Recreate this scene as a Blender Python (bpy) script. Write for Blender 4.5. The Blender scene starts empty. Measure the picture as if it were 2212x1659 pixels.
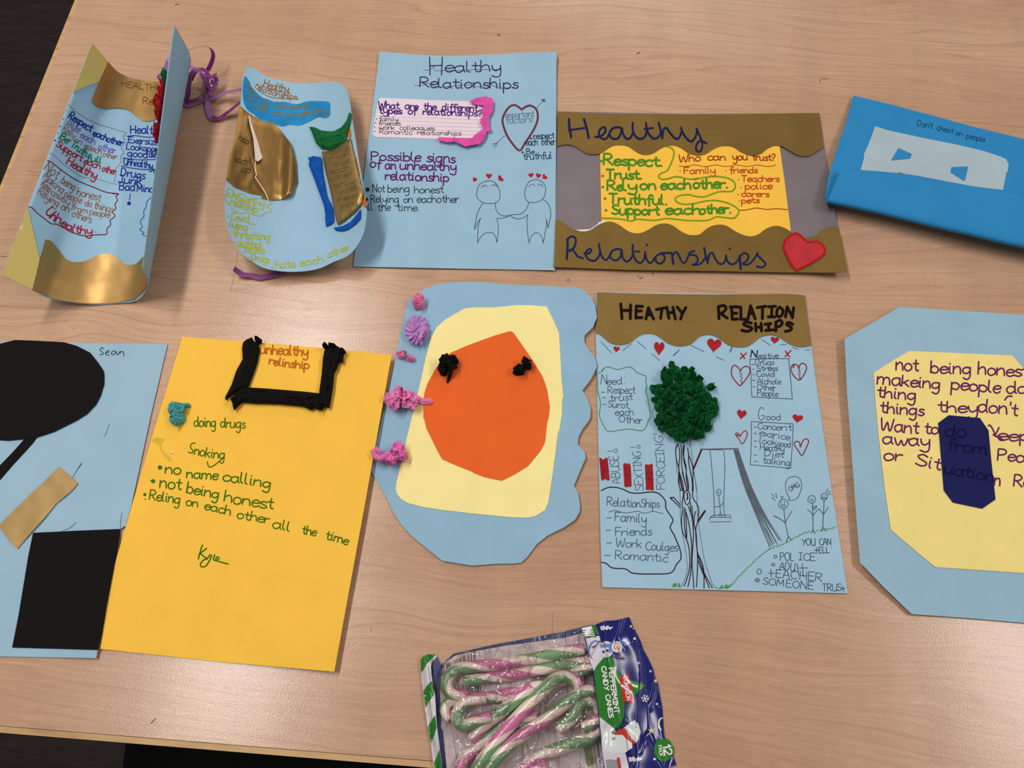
import bpy, bmesh, math, random
from mathutils import Vector, Matrix, noise, geometry
from mathutils.bvhtree import BVHTree

# ---------------------------------------------------------------- camera, world, lights
C = bpy.context.scene.collection
FPX, PITCH, ROLL, CH = 1720.58, .4110728, -.0484904, .7080911     # focal length in px, tilt from straight down, roll, height over the table top
W, H = 2212, 1659
cp, sp, cr_, sr_ = math.cos(PITCH), math.sin(PITCH), math.cos(ROLL), math.sin(ROLL)
FWD = Vector((0, sp, -cp)); _u = Vector((0, cp, sp)); _r = Vector((1, 0, 0))
CR = cr_*_r + sr_*_u; CU = -sr_*_r + cr_*_u
cam = bpy.data.objects.new('camera', bpy.data.cameras.new('camera')); C.objects.link(cam)
cam.data.sensor_width = 36; cam.data.lens = 36*FPX/W; cam.data.clip_start = .01
m = Matrix((CR, CU, -FWD)).transposed().to_4x4(); m.translation = (0, 0, CH); cam.matrix_world = m
bpy.context.scene.camera = cam
vs = bpy.context.scene.view_settings
vs.view_transform = 'Standard'; vs.look = 'None'; vs.gamma = 1; vs.use_curve_mapping = False; vs.exposure = 0.0
wd = bpy.data.worlds.new('room_light'); bpy.context.scene.world = wd; wd.use_nodes = True
wd.node_tree.nodes['Background'].inputs[0].default_value = (1, .96, .94, 1)
wd.node_tree.nodes['Background'].inputs[1].default_value = .22

def lamp(name, loc, sx, sy, rz, power, col=(1, .955, .915)):
    l = bpy.data.lights.new(name, 'AREA'); l.shape = 'RECTANGLE'; l.size = sx; l.size_y = sy; l.energy = power; l.color = col
    o = bpy.data.objects.new(name, l); C.objects.link(o); o.location = loc; o.rotation_euler = (0, 0, rz); return o
lamp('ceiling_light', (-.86, .82, 2.05), .17, 1.7, math.radians(-10), 34)
lamp('ceiling_light', (1.62, .25, 2.05), .17, 1.2, math.radians(8), 22)
lamp('ceiling_light', (1.1, 3.9, 2.05), 1.6, .3, math.radians(8), 26)

# ---------------------------------------------------------------- helpers
def P(x, y, z=0.0):
    """the point at height z that is seen at photo pixel x, y"""
    d = FWD + (x - W/2)/FPX*CR - (y - H/2)/FPX*CU
    return Vector((0, 0, CH)) + d*((z - CH)/d.z)
def ppm(x, y): return 1.0/(P(x + 1, y) - P(x, y)).length
def lin(h):
    h = h.lstrip('#'); c = [int(h[i:i+2], 16)/255 for i in (0, 2, 4)]
    return tuple(v/12.92 if v <= .04045 else ((v + .055)/1.055)**2.4 for v in c) + (1,)
def N(nt, t, **k):
    n = nt.nodes.new(t)
    for a, b in k.items():
        if a.startswith('i'): n.inputs[int(a[1:])].default_value = b
        else: setattr(n, a, b)
    return n
_m = {}
def mat(hexc, rough=.8, metal=0., var=.04, scale=60., bump=.0, bscale=900., spec=.3, sheen=0., trans=0.):
    k = (hexc, rough, metal, var, scale, bump, bscale, spec, sheen, trans)
    if k in _m: return _m[k]
    M = bpy.data.materials.new('material'); M.use_nodes = True; nt = M.node_tree; b = nt.nodes['Principled BSDF']; L = nt.links
    tc = N(nt, 'ShaderNodeTexCoord'); nz = N(nt, 'ShaderNodeTexNoise'); nz.inputs['Scale'].default_value = scale; nz.inputs['Detail'].default_value = 5
    L.new(tc.outputs['Object'], nz.inputs['Vector'])
    mr = N(nt, 'ShaderNodeMapRange'); mr.inputs[1].default_value = .3; mr.inputs[2].default_value = .7; mr.inputs[3].default_value = 1 - var; mr.inputs[4].default_value = 1 + var
    L.new(nz.outputs[0], mr.inputs[0])
    hs = N(nt, 'ShaderNodeHueSaturation'); hs.inputs['Color'].default_value = lin(hexc); L.new(mr.outputs[0], hs.inputs['Value']); L.new(hs.outputs[0], b.inputs['Base Color'])
    b.inputs['Roughness'].default_value = rough; b.inputs['Metallic'].default_value = metal
    b.inputs['Specular IOR Level'].default_value = spec
    if bump:
        n2 = N(nt, 'ShaderNodeTexNoise'); n2.inputs['Scale'].default_value = bscale; n2.inputs['Detail'].default_value = 3; L.new(tc.outputs['Object'], n2.inputs['Vector'])
        bp = N(nt, 'ShaderNodeBump'); bp.inputs['Strength'].default_value = bump; bp.inputs['Distance'].default_value = .001
        L.new(n2.outputs[0], bp.inputs['Height']); L.new(bp.outputs[0], b.inputs['Normal'])
    M.diffuse_color = lin(hexc); _m[k] = M; return M
def paper(h): return mat(h, .85, 0, .035, 25, .12, 1500, .2)
def inkm(h): return mat(h, .8, 0, .12, 150, 0, 1, .08)
def tissue(h): return mat(h, .85, 0, .18, 90, .9, 330, .15)
def gold(h='#B98A4A', r=.40): return mat(h, r + .04, .8, .10, 22, .16, 45, .5)

WL = {}
def empty(name, loc, label, cat, group=None):
    o = bpy.data.objects.new(name, None); C.objects.link(o); o.location = loc; o.empty_display_size = .02
    o['label'] = label; o['category'] = cat
    if group: o['group'] = group
    WL[o.name] = Vector(loc); return o
def obj(name, verts, faces, material, parent=None, smooth=True, label=None):
    """ONE mesh object from world-space vertices, linked under its thing"""
    base = WL[parent.name] if parent else Vector((0, 0, 0))
    me = bpy.data.meshes.new(name); me.from_pydata([Vector(v) - base for v in verts], [], faces); me.materials.append(material)
    if smooth: me.polygons.foreach_set('use_smooth', [True]*len(me.polygons))
    me.update()
    o = bpy.data.objects.new(name, me); C.objects.link(o)
    if parent: o.parent = parent
    if label: o['label'] = label
    WL[o.name] = base; return o
def Fr(x0, y0, s):
    """reading frame: coordinates read off an enlargement -> photo pixels"""
    def f(*a):
        a = a[0] if len(a) == 1 and isinstance(a[0], (list, tuple)) else a
        return [(x0 + a[i]/s, y0 + a[i+1]/s) for i in range(0, len(a), 2)]
    f.s = s; return f
def crom(p, n=6, closed=False):
    if len(p) < 3: return list(p)
    out = []; k = len(p); D = len(p[0])
    for i in range(k if closed else k - 1):
        a = p[(i-1) % k] if (closed or i) else p[0]; b = p[i]; c = p[(i+1) % k]; d = p[(i+2) % k] if (closed or i + 2 < k) else p[-1]
        for j in range(n):
            t = j/n
            out.append(tuple(.5*(2*b[q] + (c[q]-a[q])*t + (2*a[q]-5*b[q]+4*c[q]-d[q])*t*t + (3*b[q]-a[q]-3*c[q]+d[q])*t**3) for q in range(D)))
    if not closed: out.append(tuple(p[-1]))
    return out
def area2(p): return sum(p[i-1][0]*p[i][1] - p[i][0]*p[i-1][1] for i in range(len(p)))
def densify(p, step):
    out = []
    for i in range(len(p)):
        a, b = p[i], p[(i+1) % len(p)]; n = max(1, int(math.hypot(b[0]-a[0], b[1]-a[1])/step))
        out += [(a[0] + (b[0]-a[0])*j/n, a[1] + (b[1]-a[1])*j/n) for j in range(n)]
    return out
def inside(x, y, p):
    c = False
    for i in range(len(p)):
        (x1, y1), (x2, y2) = p[i-1], p[i]
        if (y1 > y) != (y2 > y) and x < (x2-x1)*(y-y1)/(y2-y1) + x1: c = not c
    return c
def edist(x, y, p):
    b = 1e9
    for i in range(len(p)):
        (x1, y1), (x2, y2) = p[i-1], p[i]; dx, dy = x2-x1, y2-y1; l = dx*dx + dy*dy
        t = 0 if l == 0 else max(0, min(1, ((x-x1)*dx + (y-y1)*dy)/l)); b = min(b, math.hypot(x-x1-t*dx, y-y1-t*dy))
    return b
def tri(poly, step):
    b = densify(poly, step) if step else list(poly)
    if area2(b) < 0: b = b[::-1]
    pts = list(b)
    if step:
        xs = [q[0] for q in b]; ys = [q[1] for q in b]; y = min(ys) + step/2; k = 0
        while y < max(ys):
            x = min(xs) + step/2 + (k % 2)*step/2
            while x < max(xs):
                if inside(x, y, b) and edist(x, y, poly) > step*.35: pts.append((x, y))
                x += step
            y += step*.87; k += 1
    r = geometry.delaunay_2d_cdt([Vector(q) for q in pts], [], [list(range(len(b)))], 1, 1e-6)
    return [tuple(v) for v in r[0]], [tuple(f) for f in r[2]]
def crisp(o, smooth, rim):
    if not smooth: return
    me = o.data; rs = {tuple(sorted(e)) for e in rim}
    for pl in me.polygons: pl.use_smooth = True
    at = me.attributes.new('sharp_edge', 'BOOLEAN', 'EDGE')
    for e in me.edges:
        if tuple(sorted(e.vertices)) in rs: at.data[e.index].value = True
def flat(z): return lambda x, y: z
def patch(name, poly, material, parent, zf, off=0., th=.0004, step=None, bump=None, curve=False, label=None, smooth=True):
    """a cut piece of card or paper: outline poly lying on height field zf, with its own thickness"""
    if curve: poly = crom(poly, 5, True)
    vs_, fs = tri(poly, step)
    top = []; bot = []
    for x, y in vs_:
        z = zf(x, y) + off
        if bump: z += bump(x, y)
        p = P(x, y, z); top.append(p); bot.append(p - Vector((0, 0, th)))
    n = len(top); F = []; cnt = {}
    for f in fs:
        a, b, c = (top[i] for i in f[:3])
        if (b-a).cross(c-a).z < 0: f = f[::-1]
        F.append(tuple(f)); F.append(tuple(i + n for i in reversed(f)))
        for i in range(len(f)):
            e = (f[i], f[(i+1) % len(f)]); cnt[e] = 1
    V = top + bot; rim = [e for e in cnt if (e[1], e[0]) not in cnt]
    for (a, b) in rim: F.append((b, a, a + n, b + n))
    o = obj(name, V, F, material, parent, False, label)
    crisp(o, smooth and step, [(a, b) for a, b in rim] + [(a + n, b + n) for a, b in rim])
    return o

# single stroke hand lettering, x-height 10, capitals 17
G_ = {'a':(11,"8,8 5,10 1,8 0,4 2,0 5,0 8,4|8,10 8,3 9.5,0"),'b':(10,"0,17 0,0|0,6 3,10 7,8 8,4 6,0 2,0 0,3"),'c':(9,"8,8 5,10 1,8 0,4 2,0 6,0 8,2"),
'd':(11,"8,7 5,10 1,8 0,4 2,0 5,0 8,4|8,17 8,3 9.5,0"),'e':(9,"0,5 8,6 7,9 4,10 1,8 0,4 2,0 5,0 8,2"),'f':(8,"8,15 5,17 3,14 3,-3|0,9 7,10"),
'g':(11,"8,8 5,10 1,8 0,4 2,1 5,1 8,5|8,10 8,-4 5,-8 1,-6"),'h':(10,"0,17 0,0|0,6 4,10 7,8 8,0"),'i':(5,"1,10 1,2 2.5,0|1,14 1.3,14.6"),
'j':(6,"3,10 3,-5 0,-8|3,14 3.3,14.6"),'k':(10,"0,17 0,0|7,10 0,4|2,6 8,0"),'l':(5,"0,17 0,3 2.5,0"),'m':(15,"0,10 0,0|0,6 3,10 6,8 6,0|6,6 9,10 12,8 13,0"),
'n':(10,"0,10 0,0|0,6 4,10 7,8 8,0"),'o':(10,"4,10 1,8 0,4 2,0 5,0 8,3 7.5,8 4,10"),'p':(10,"0,10 0,-8|0,7 3,10 7,8 8,4 5,0 0,2"),'q':(10,"8,8 4,10 0,5 4,0 8,4|8,10 8,-8"),
'r':(8,"0,10 0,0|0,5 3,9 7,9"),'s':(8,"7,9 3,10 1,8 2,6 6,4 7,2 4,0 0,1"),'t':(8,"3,15 3,3 5,0 7.5,1|0,10 7,10"),'u':(11,"0,10 0,3 2,0 5,0 8,4|8,10 8,3 9.5,0"),
'v':(9,"0,10 4,0 8,10"),'w':(13,"0,10 2,1 4,0 6,7 8,0 10,1 12,10"),'x':(9,"0,10 8,0|8,10 0,0"),'y':(10,"0,10 1,4 4,2 8,6|8,10 8,-4 5,-8 0,-6"),'z':(9,"0,10 8,10 0,0 8,0"),
'A':(13,"0,0 5,17 11,0|2,6 9,6"),'B':(12,"0,17 0,0|0,17 7,16 8,12 5,9 0,9|0,9 8,8 9,3 6,0 0,0"),'C':(12,"10,15 6,17 1,13 0,7 3,1 7,0 11,3"),'D':(13,"0,17 0,0|0,17 6,16 10,9 6,1 0,0"),
'E':(11,"9,17 0,17|0,17 0,0|0,0 9,0|0,9 7,9"),'F':(10,"9,17 0,17|0,17 0,0|0,9 7,9"),'G':(13,"10,15 6,17 1,12 0,6 3,1 7,0 10,3 10,7|6,7 11,7"),'H':(13,"0,17 0,0|10,17 10,0|0,9 10,9"),
'I':(9,"0,17 7,17|3.5,17 3.5,0|0,0 7,0"),'J':(10,"2,17 9,17|6,17 6,3 3,0 0,2"),'K':(11,"0,17 0,0|9,17 0,7|2,9 9,0"),'L':(10,"0,17 0,0|0,0 8,0"),
'M':(15,"0,0 1,17|1,17 6,5|6,5 11,17|11,17 12,0"),'N':(13,"0,0 0,17|0,17 10,0|10,0 10,17"),'O':(14,"6,17 1,13 0,7 3,1 7,0 11,4 11,12 6,17"),'P':(11,"0,17 0,0|0,17 6,17 9,13 6,9 0,8"),
'R':(12,"0,17 0,0|0,17 6,17 9,13 6,9 0,8|3,8 10,0"),'S':(11,"9,15 5,17 1,14 3,10 8,7 9,3 5,0 0,2"),'T':(12,"0,17 10,17|5,17 5,0"),'U':(12,"0,17 0,5 3,0 7,0 10,5|10,17 10,2 11,0"),
'V':(12,"0,17 5,0|5,0 10,17"),'W':(16,"0,17 2,2 4,0 7,12 10,0 12,2 14,17"),'X':(11,"0,17 9,0|9,17 0,0"),'Y':(11,"0,17 5,9|10,17 3,0"),'Z':(10,"0,17 9,17|9,17 0,0|0,0 9,0"),
'1':(7,"1,13 4,17|4,17 4,0"),'2':(11,"0,13 3,17 8,15 8,10 0,0|0,0 9,0"),'!':(5,"1,17 1,5|1,1 1.2,.4"),'?':(9,"0,14 3,17 7,14 6,10 3,7 3,4|3,1 3.2,.4"),'.':(5,"1,.8 1.4,.4"),
',':(4,"1,1 0,-3"),':':(5,"1,8 1.3,7.5|1,1 1.3,.5"),"'":(3,"1,17 1,13"),'-':(9,"0,6 6,6"),' ':(11,""),'+':(9,"0,5 8,5|4,10 4,0")}
GL = {k: (a, [[tuple(float(v) for v in q.split(',')) for q in st.split()] for st in s.split('|') if st]) for k, (a, s) in G_.items()}
RND = random.Random(5)
def text(base, s, xh, w, slant=0., jit=.5, cond=1.):
    """handwritten line: baseline given in photo pixels, x-height and pen width in pixels"""
    b = crom([tuple(q) for q in base], 8); cum = [0]
    for i in range(1, len(b)): cum.append(cum[-1] + math.hypot(b[i][0]-b[i-1][0], b[i][1]-b[i-1][1]))
    tot = sum(GL.get(c, GL[' '])[0] for c in s) - 2; su = cum[-1]/tot; sv = xh/10; out = []; x = 0
    def at(u, v):
        u = min(max(u, 0), cum[-1] - 1e-6)*1.0; i = 1
        while i < len(cum) - 1 and cum[i] < u: i += 1
        (x1, y1), (x2, y2) = b[i-1], b[i]; L = cum[i]-cum[i-1] or 1e-6; t = (u-cum[i-1])/L; dx, dy = (x2-x1)/L, (y2-y1)/L
        return (x1 + (x2-x1)*t + dy*v, y1 + (y2-y1)*t - dx*v)
    for ch in s:
        adv, st = GL.get(ch, GL[' ']); jy = RND.uniform(-jit, jit); k = 1 + RND.uniform(-.05, .05)
        for q in st:
            pts = [at((x + px_ + slant*py_ + RND.uniform(-.15, .15))*su, (py_*k + jy)*sv) for px_, py_ in q]
            out.append((crom(pts, 4) if len(pts) > 2 else pts, w))
        x += adv
    return out
def ln(pts, w, smooth=True, n=5): return [(crom(pts, n) if smooth and len(pts) > 2 else list(pts), w)]
def dot(x, y, r): return [([(x - .05, y), (x + .05, y)], 2*r)]
def circ(x, y, rx, ry, w, n=14): return [([(x + rx*math.cos(i*6.2832/n), y + ry*math.sin(i*6.2832/n)) for i in range(n + 1)], w)]
def wavy(a, b, amp, per, w):
    n = int(math.hypot(b[0]-a[0], b[1]-a[1])/per*8); return [([(a[0]+(b[0]-a[0])*i/n, a[1]+(b[1]-a[1])*i/n + amp*math.sin(i*6.2832/8)) for i in range(n + 1)], w)]
def zig(a, b, amp, n, w): return [([(a[0]+(b[0]-a[0])*i/n + (amp if i % 2 else -amp)*(0 if i in (0, n) else 1), a[1]+(b[1]-a[1])*i/n) for i in range(n + 1)], w)]
def heartpts(x, y, w, h, n=22):
    out = []
    for i in range(n):
        t = i*6.2832/n; out.append((x + w/2*math.sin(t)**3, y - h/2*(13*math.cos(t)-5*math.cos(2*t)-2*math.cos(3*t)-math.cos(4*t))/15 - h*.03))
    return out
def ink(name, strokes, col, parent, mp, label=None, gap=24):
    """pen strokes as thin ribbons lying on the surface mp(x, y); strokes far apart become parts of their own"""
    bx = [(min(p[0] for p in q), min(p[1] for p in q), max(p[0] for p in q), max(p[1] for p in q)) for q, w in strokes]; n = len(bx); par = list(range(n))
    def fd(i):
        while par[i] != i: i = par[i]
        return i
    for i in range(n):
        for j in range(i):
            a, b = bx[i], bx[j]
            if max(a[0], b[0]) - min(a[2], b[2]) < gap and max(a[1], b[1]) - min(a[3], b[3]) < gap: par[fd(i)] = fd(j)
    gr_ = {}
    for i in range(n): gr_.setdefault(fd(i), []).append(strokes[i])
    return [ink1(name, g, col, parent, mp, label) for g in gr_.values()]
def ink1(name, strokes, col, parent, mp, label=None):
    V = []; F = []; mt = inkm(col) if isinstance(col, str) else col
    runs = []
    for pts, w in strokes:
        r_ = []
        for p in pts:
            if mp(*p) is None:
                if len(r_) > 1: runs.append((r_, w))
                r_ = []
            else: r_.append(p)
        if len(r_) > 1: runs.append((r_, w))
    for pts, w in runs:
        pts = [pts[0]] + [pts[i] for i in range(1, len(pts)) if math.hypot(pts[i][0]-pts[i-1][0], pts[i][1]-pts[i-1][1]) > .02]
        if len(pts) < 2: continue
        q = []; n = len(pts); r = w/2
        L = []; R = []
        for i in range(n):
            a = pts[max(0, i-1)]; b = pts[min(n-1, i+1)]; dx, dy = b[0]-a[0], b[1]-a[1]; l = math.hypot(dx, dy) or 1e-6; dx /= l; dy /= l
            L.append((pts[i][0]+dy*r, pts[i][1]-dx*r)); R.append((pts[i][0]-dy*r, pts[i][1]+dx*r))
            if i == 0: d0 = (dx, dy)
            if i == n-1: d1 = (dx, dy)
        cap0 = [(pts[0][0]-d0[0]*r*math.cos(t)-d0[1]*r*math.sin(t), pts[0][1]-d0[1]*r*math.cos(t)+d0[0]*r*math.sin(t)) for t in (.8, 0, -.8)]
        cap1 = [(pts[-1][0]+d1[0]*r*math.cos(t)-d1[1]*r*math.sin(t), pts[-1][1]+d1[1]*r*math.cos(t)+d1[0]*r*math.sin(t)) for t in (.8, 0, -.8)]
        ring = L + cap1[::-1] + R[::-1] + cap0
        w3 = [mp(*p) for p in ring]
        if any(v is None for v in w3):
            cc_ = [mp(*p) for p in pts]; idx = list(range(n)) + [n-1]*3 + list(range(n))[::-1] + [0]*3
            w3 = [v if v is not None else cc_[i] for v, i in zip(w3, idx)]
        o = len(V); V += w3
        nl = len(L)
        iL = lambda i: o + i
        iR = lambda i: o + nl + 3 + (nl - 1 - i)
        for i in range(nl - 1): F.append((iL(i), iR(i), iR(i+1), iL(i+1)))
        F.append((iL(nl-1), iR(nl-1), o+nl+2, o+nl+1, o+nl)); F.append((iR(0), iL(0), o+len(ring)-1, o+len(ring)-2, o+len(ring)-3))
    return obj(name, V, F, mt, parent, False, label)
def on(zf, off): return lambda x, y: P(x, y, zf(x, y) + off)
def nz(x, y, z=0.): return noise.noise(Vector((x, y, z)))
def ridged(v, o=3):
    s = 0; a = 1; f = 1
    for i in range(o): s += a*(1 - 2*abs(noise.noise(v*f))); a *= .5; f *= 2.1
    return s/1.75
def crumple_mesh(rx, ry, h, seed, sub=3, spike=.35, freq=1.6):
    bm = bmesh.new(); bmesh.ops.create_icosphere(bm, subdivisions=sub, radius=1)
    off = Vector((seed*7.31, seed*3.17, seed*1.7))
    for v in bm.verts:
        d = v.co.normalized(); r = .82 + spike*ridged(d*freq + off, 3) + .10*noise.noise(d*7 + off)
        a = noise.noise(d*1.1 + off*2)*.3
        v.co = Vector((d.x*r*rx*(1 + a), d.y*r*ry*(1 - a), max(-.25, d.z*r + .12*noise.noise(d*5 + off))*h))
    V = [v.co.copy() for v in bm.verts]; F = [tuple(v.index for v in f.verts) for f in bm.faces]; bm.free()
    z0 = min(v.z for v in V); return [v - Vector((0, 0, z0)) for v in V], F
def crumple(name, x, y, rx, ry, z, h, seed, material, parent, sub=3, spike=.35, freq=1.6, label=None, rot=0):
    k = 1/ppm(x, y); V, F = crumple_mesh(rx*k, ry*k, h, seed, sub, spike, freq); c = P(x, y, z); Rm = Matrix.Rotation(rot, 3, 'Z')
    return obj(name, [Rm @ v + c for v in V], F, material, parent, False, label)
def petals_mesh(rx, ry, h, seed, n=12, size=.62, core=True):
    """a screwed-up scrap of tissue: creased leaves of paper folded over a small core"""
    rr = random.Random(seed*13 + 1); V = []; F = []
    if core:
        V, F = crumple_mesh(rx*.72, ry*.72, h*.62, seed, 2, .5, 1.5); F = list(F)
    for k in range(n):
        a = rr.uniform(0, 6.283) + k*2.4; d = rr.uniform(.15, .68)*(k/n)**.3; c = Vector((math.cos(a)*d*rx, math.sin(a)*d*ry, h*(.42 + .38*(1 - d)**.7*rr.uniform(.6, 1.2))))
        nrm = Vector((math.cos(a)*d*1.5 + rr.uniform(-.7, .7), math.sin(a)*d*1.5 + rr.uniform(-.7, .7), rr.uniform(.25, 1))).normalized()
        t = nrm.cross(Vector((rr.uniform(-1, 1), rr.uniform(-1, 1), .2))).normalized(); b = nrm.cross(t); s = size*rr.uniform(.65, 1.15); q = rr.uniform(.25, .9); m_ = 5; o = len(V); bend = rr.uniform(.3, 1.1); ph = rr.uniform(0, 6)
        for i in range(m_):
            for j in range(m_):
                u = (i/(m_-1) - .5)*2; v = (j/(m_-1) - .5)*2; e = 1 - .35*abs(u*v) + rr.uniform(-.13, .13)
                w = -bend*(u*u)*.35 + (.17 if (i + j) % 2 else -.10)*(.4 + .6*rr.random()) + .18*math.sin(v*2.6 + ph)
                p = c + t*(u*s*e*rx*q*1.25) + b*(v*s*e*ry) + nrm*(w*s*min(rx, ry))
                p.z = max(p.z*1.0, h*.03); V.append(p)
        for i in range(m_ - 1):
            for j in range(m_ - 1):
                A_, B_, C_, D_ = o + i*m_ + j, o + (i+1)*m_ + j, o + (i+1)*m_ + j + 1, o + i*m_ + j + 1
                F += [(A_, B_, C_), (A_, C_, D_)] if (i + j) % 2 else [(A_, B_, D_), (B_, C_, D_)]
    return V, F
def scrap(name, x, y, rx, ry, z, h, seed, material, parent, n=14, size=.62, label=None):
    k = 1/ppm(x, y); V, F = petals_mesh(rx*k, ry*k, h, seed, n, size); c = P(x, y, z)
    return obj(name, [v + c for v in V], F, material, parent, False, label)
def tube(name, pts, r, material, parent, n=12, label=None, uvs=False, cap=True):
    """round bar along world points, uv: around / along"""
    V = []; F = []; UV = []; up = Vector((0, 0, 1)); L = 0; rings = []; k = len(pts)
    radii = r if isinstance(r, list) else [r]*k
    for i in range(k):
        t = (pts[min(k-1, i+1)] - pts[max(0, i-1)]).normalized(); s = t.cross(up)
        if s.length < .05: s = t.cross(Vector((0, 1, 0)))
        s.normalize(); u = s.cross(t)
        if i: L += (pts[i]-pts[i-1]).length
        o = len(V)
        for j in range(n + 1):
            a = 6.28318*j/n; V.append(pts[i] + (s*math.cos(a) + u*math.sin(a))*radii[i]); UV.append((j/n, L))
        if i:
            for j in range(n): F.append((o-n-1+j, o-n+j, o+j+1, o+j))
    if cap:
        F.append(tuple(range(n))[::-1]); F.append(tuple(range(len(V)-n-1, len(V)-1)))
    o = obj(name, V, F, material, parent, True, label)
    ul = o.data.uv_layers.new(name='UVMap')
    for lp in o.data.loops: ul.data[lp.index].uv = UV[lp.vertex_index]
    return o
def boxv(x0, x1, y0, y1, z0, z1, rot=None, loc=None):
    V = [Vector((x, y, z)) for x in (x0, x1) for y in (y0, y1) for z in (z0, z1)]
    if rot is not None: V = [Matrix.Rotation(rot, 3, 'Z') @ v + loc for v in V]
    return V, [(0, 1, 3, 2), (4, 6, 7, 5), (0, 4, 5, 1), (2, 3, 7, 6), (0, 2, 6, 4), (1, 5, 7, 3)]

# ---------------------------------------------------------------- floor and table
ZF = -.735
def floor_mat():
    M = bpy.data.materials.new('floor_vinyl'); M.use_nodes = True; nt = M.node_tree; b = nt.nodes['Principled BSDF']; L = nt.links
    tc = N(nt, 'ShaderNodeTexCoord'); mp = N(nt, 'ShaderNodeMapping'); mp.inputs['Scale'].default_value = (3, 14, 1); mp.inputs['Rotation'].default_value = (0, 0, .25); L.new(tc.outputs['Object'], mp.inputs[0])
    nzn = N(nt, 'ShaderNodeTexNoise'); nzn.inputs['Scale'].default_value = 4; nzn.inputs['Detail'].default_value = 8; nzn.inputs['Roughness'].default_value = .7; L.new(mp.outputs[0], nzn.inputs[0])
    cr = N(nt, 'ShaderNodeValToRGB'); cr.color_ramp.elements[0].position = .3; cr.color_ramp.elements[0].color = lin('#221B1A'); cr.color_ramp.elements[1].position = .8; cr.color_ramp.elements[1].color = lin('#382F2D')
    L.new(nzn.outputs[0], cr.inputs[0]); L.new(cr.outputs[0], b.inputs['Base Color']); b.inputs['Roughness'].default_value = .75; b.inputs['Specular IOR Level'].default_value = .15; return M
V, F = boxv(-3, 3.5, -2, 4.5, ZF - .05, ZF)
fl = obj('floor', V, F, floor_mat(), None, False); fl['kind'] = 'structure'

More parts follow.
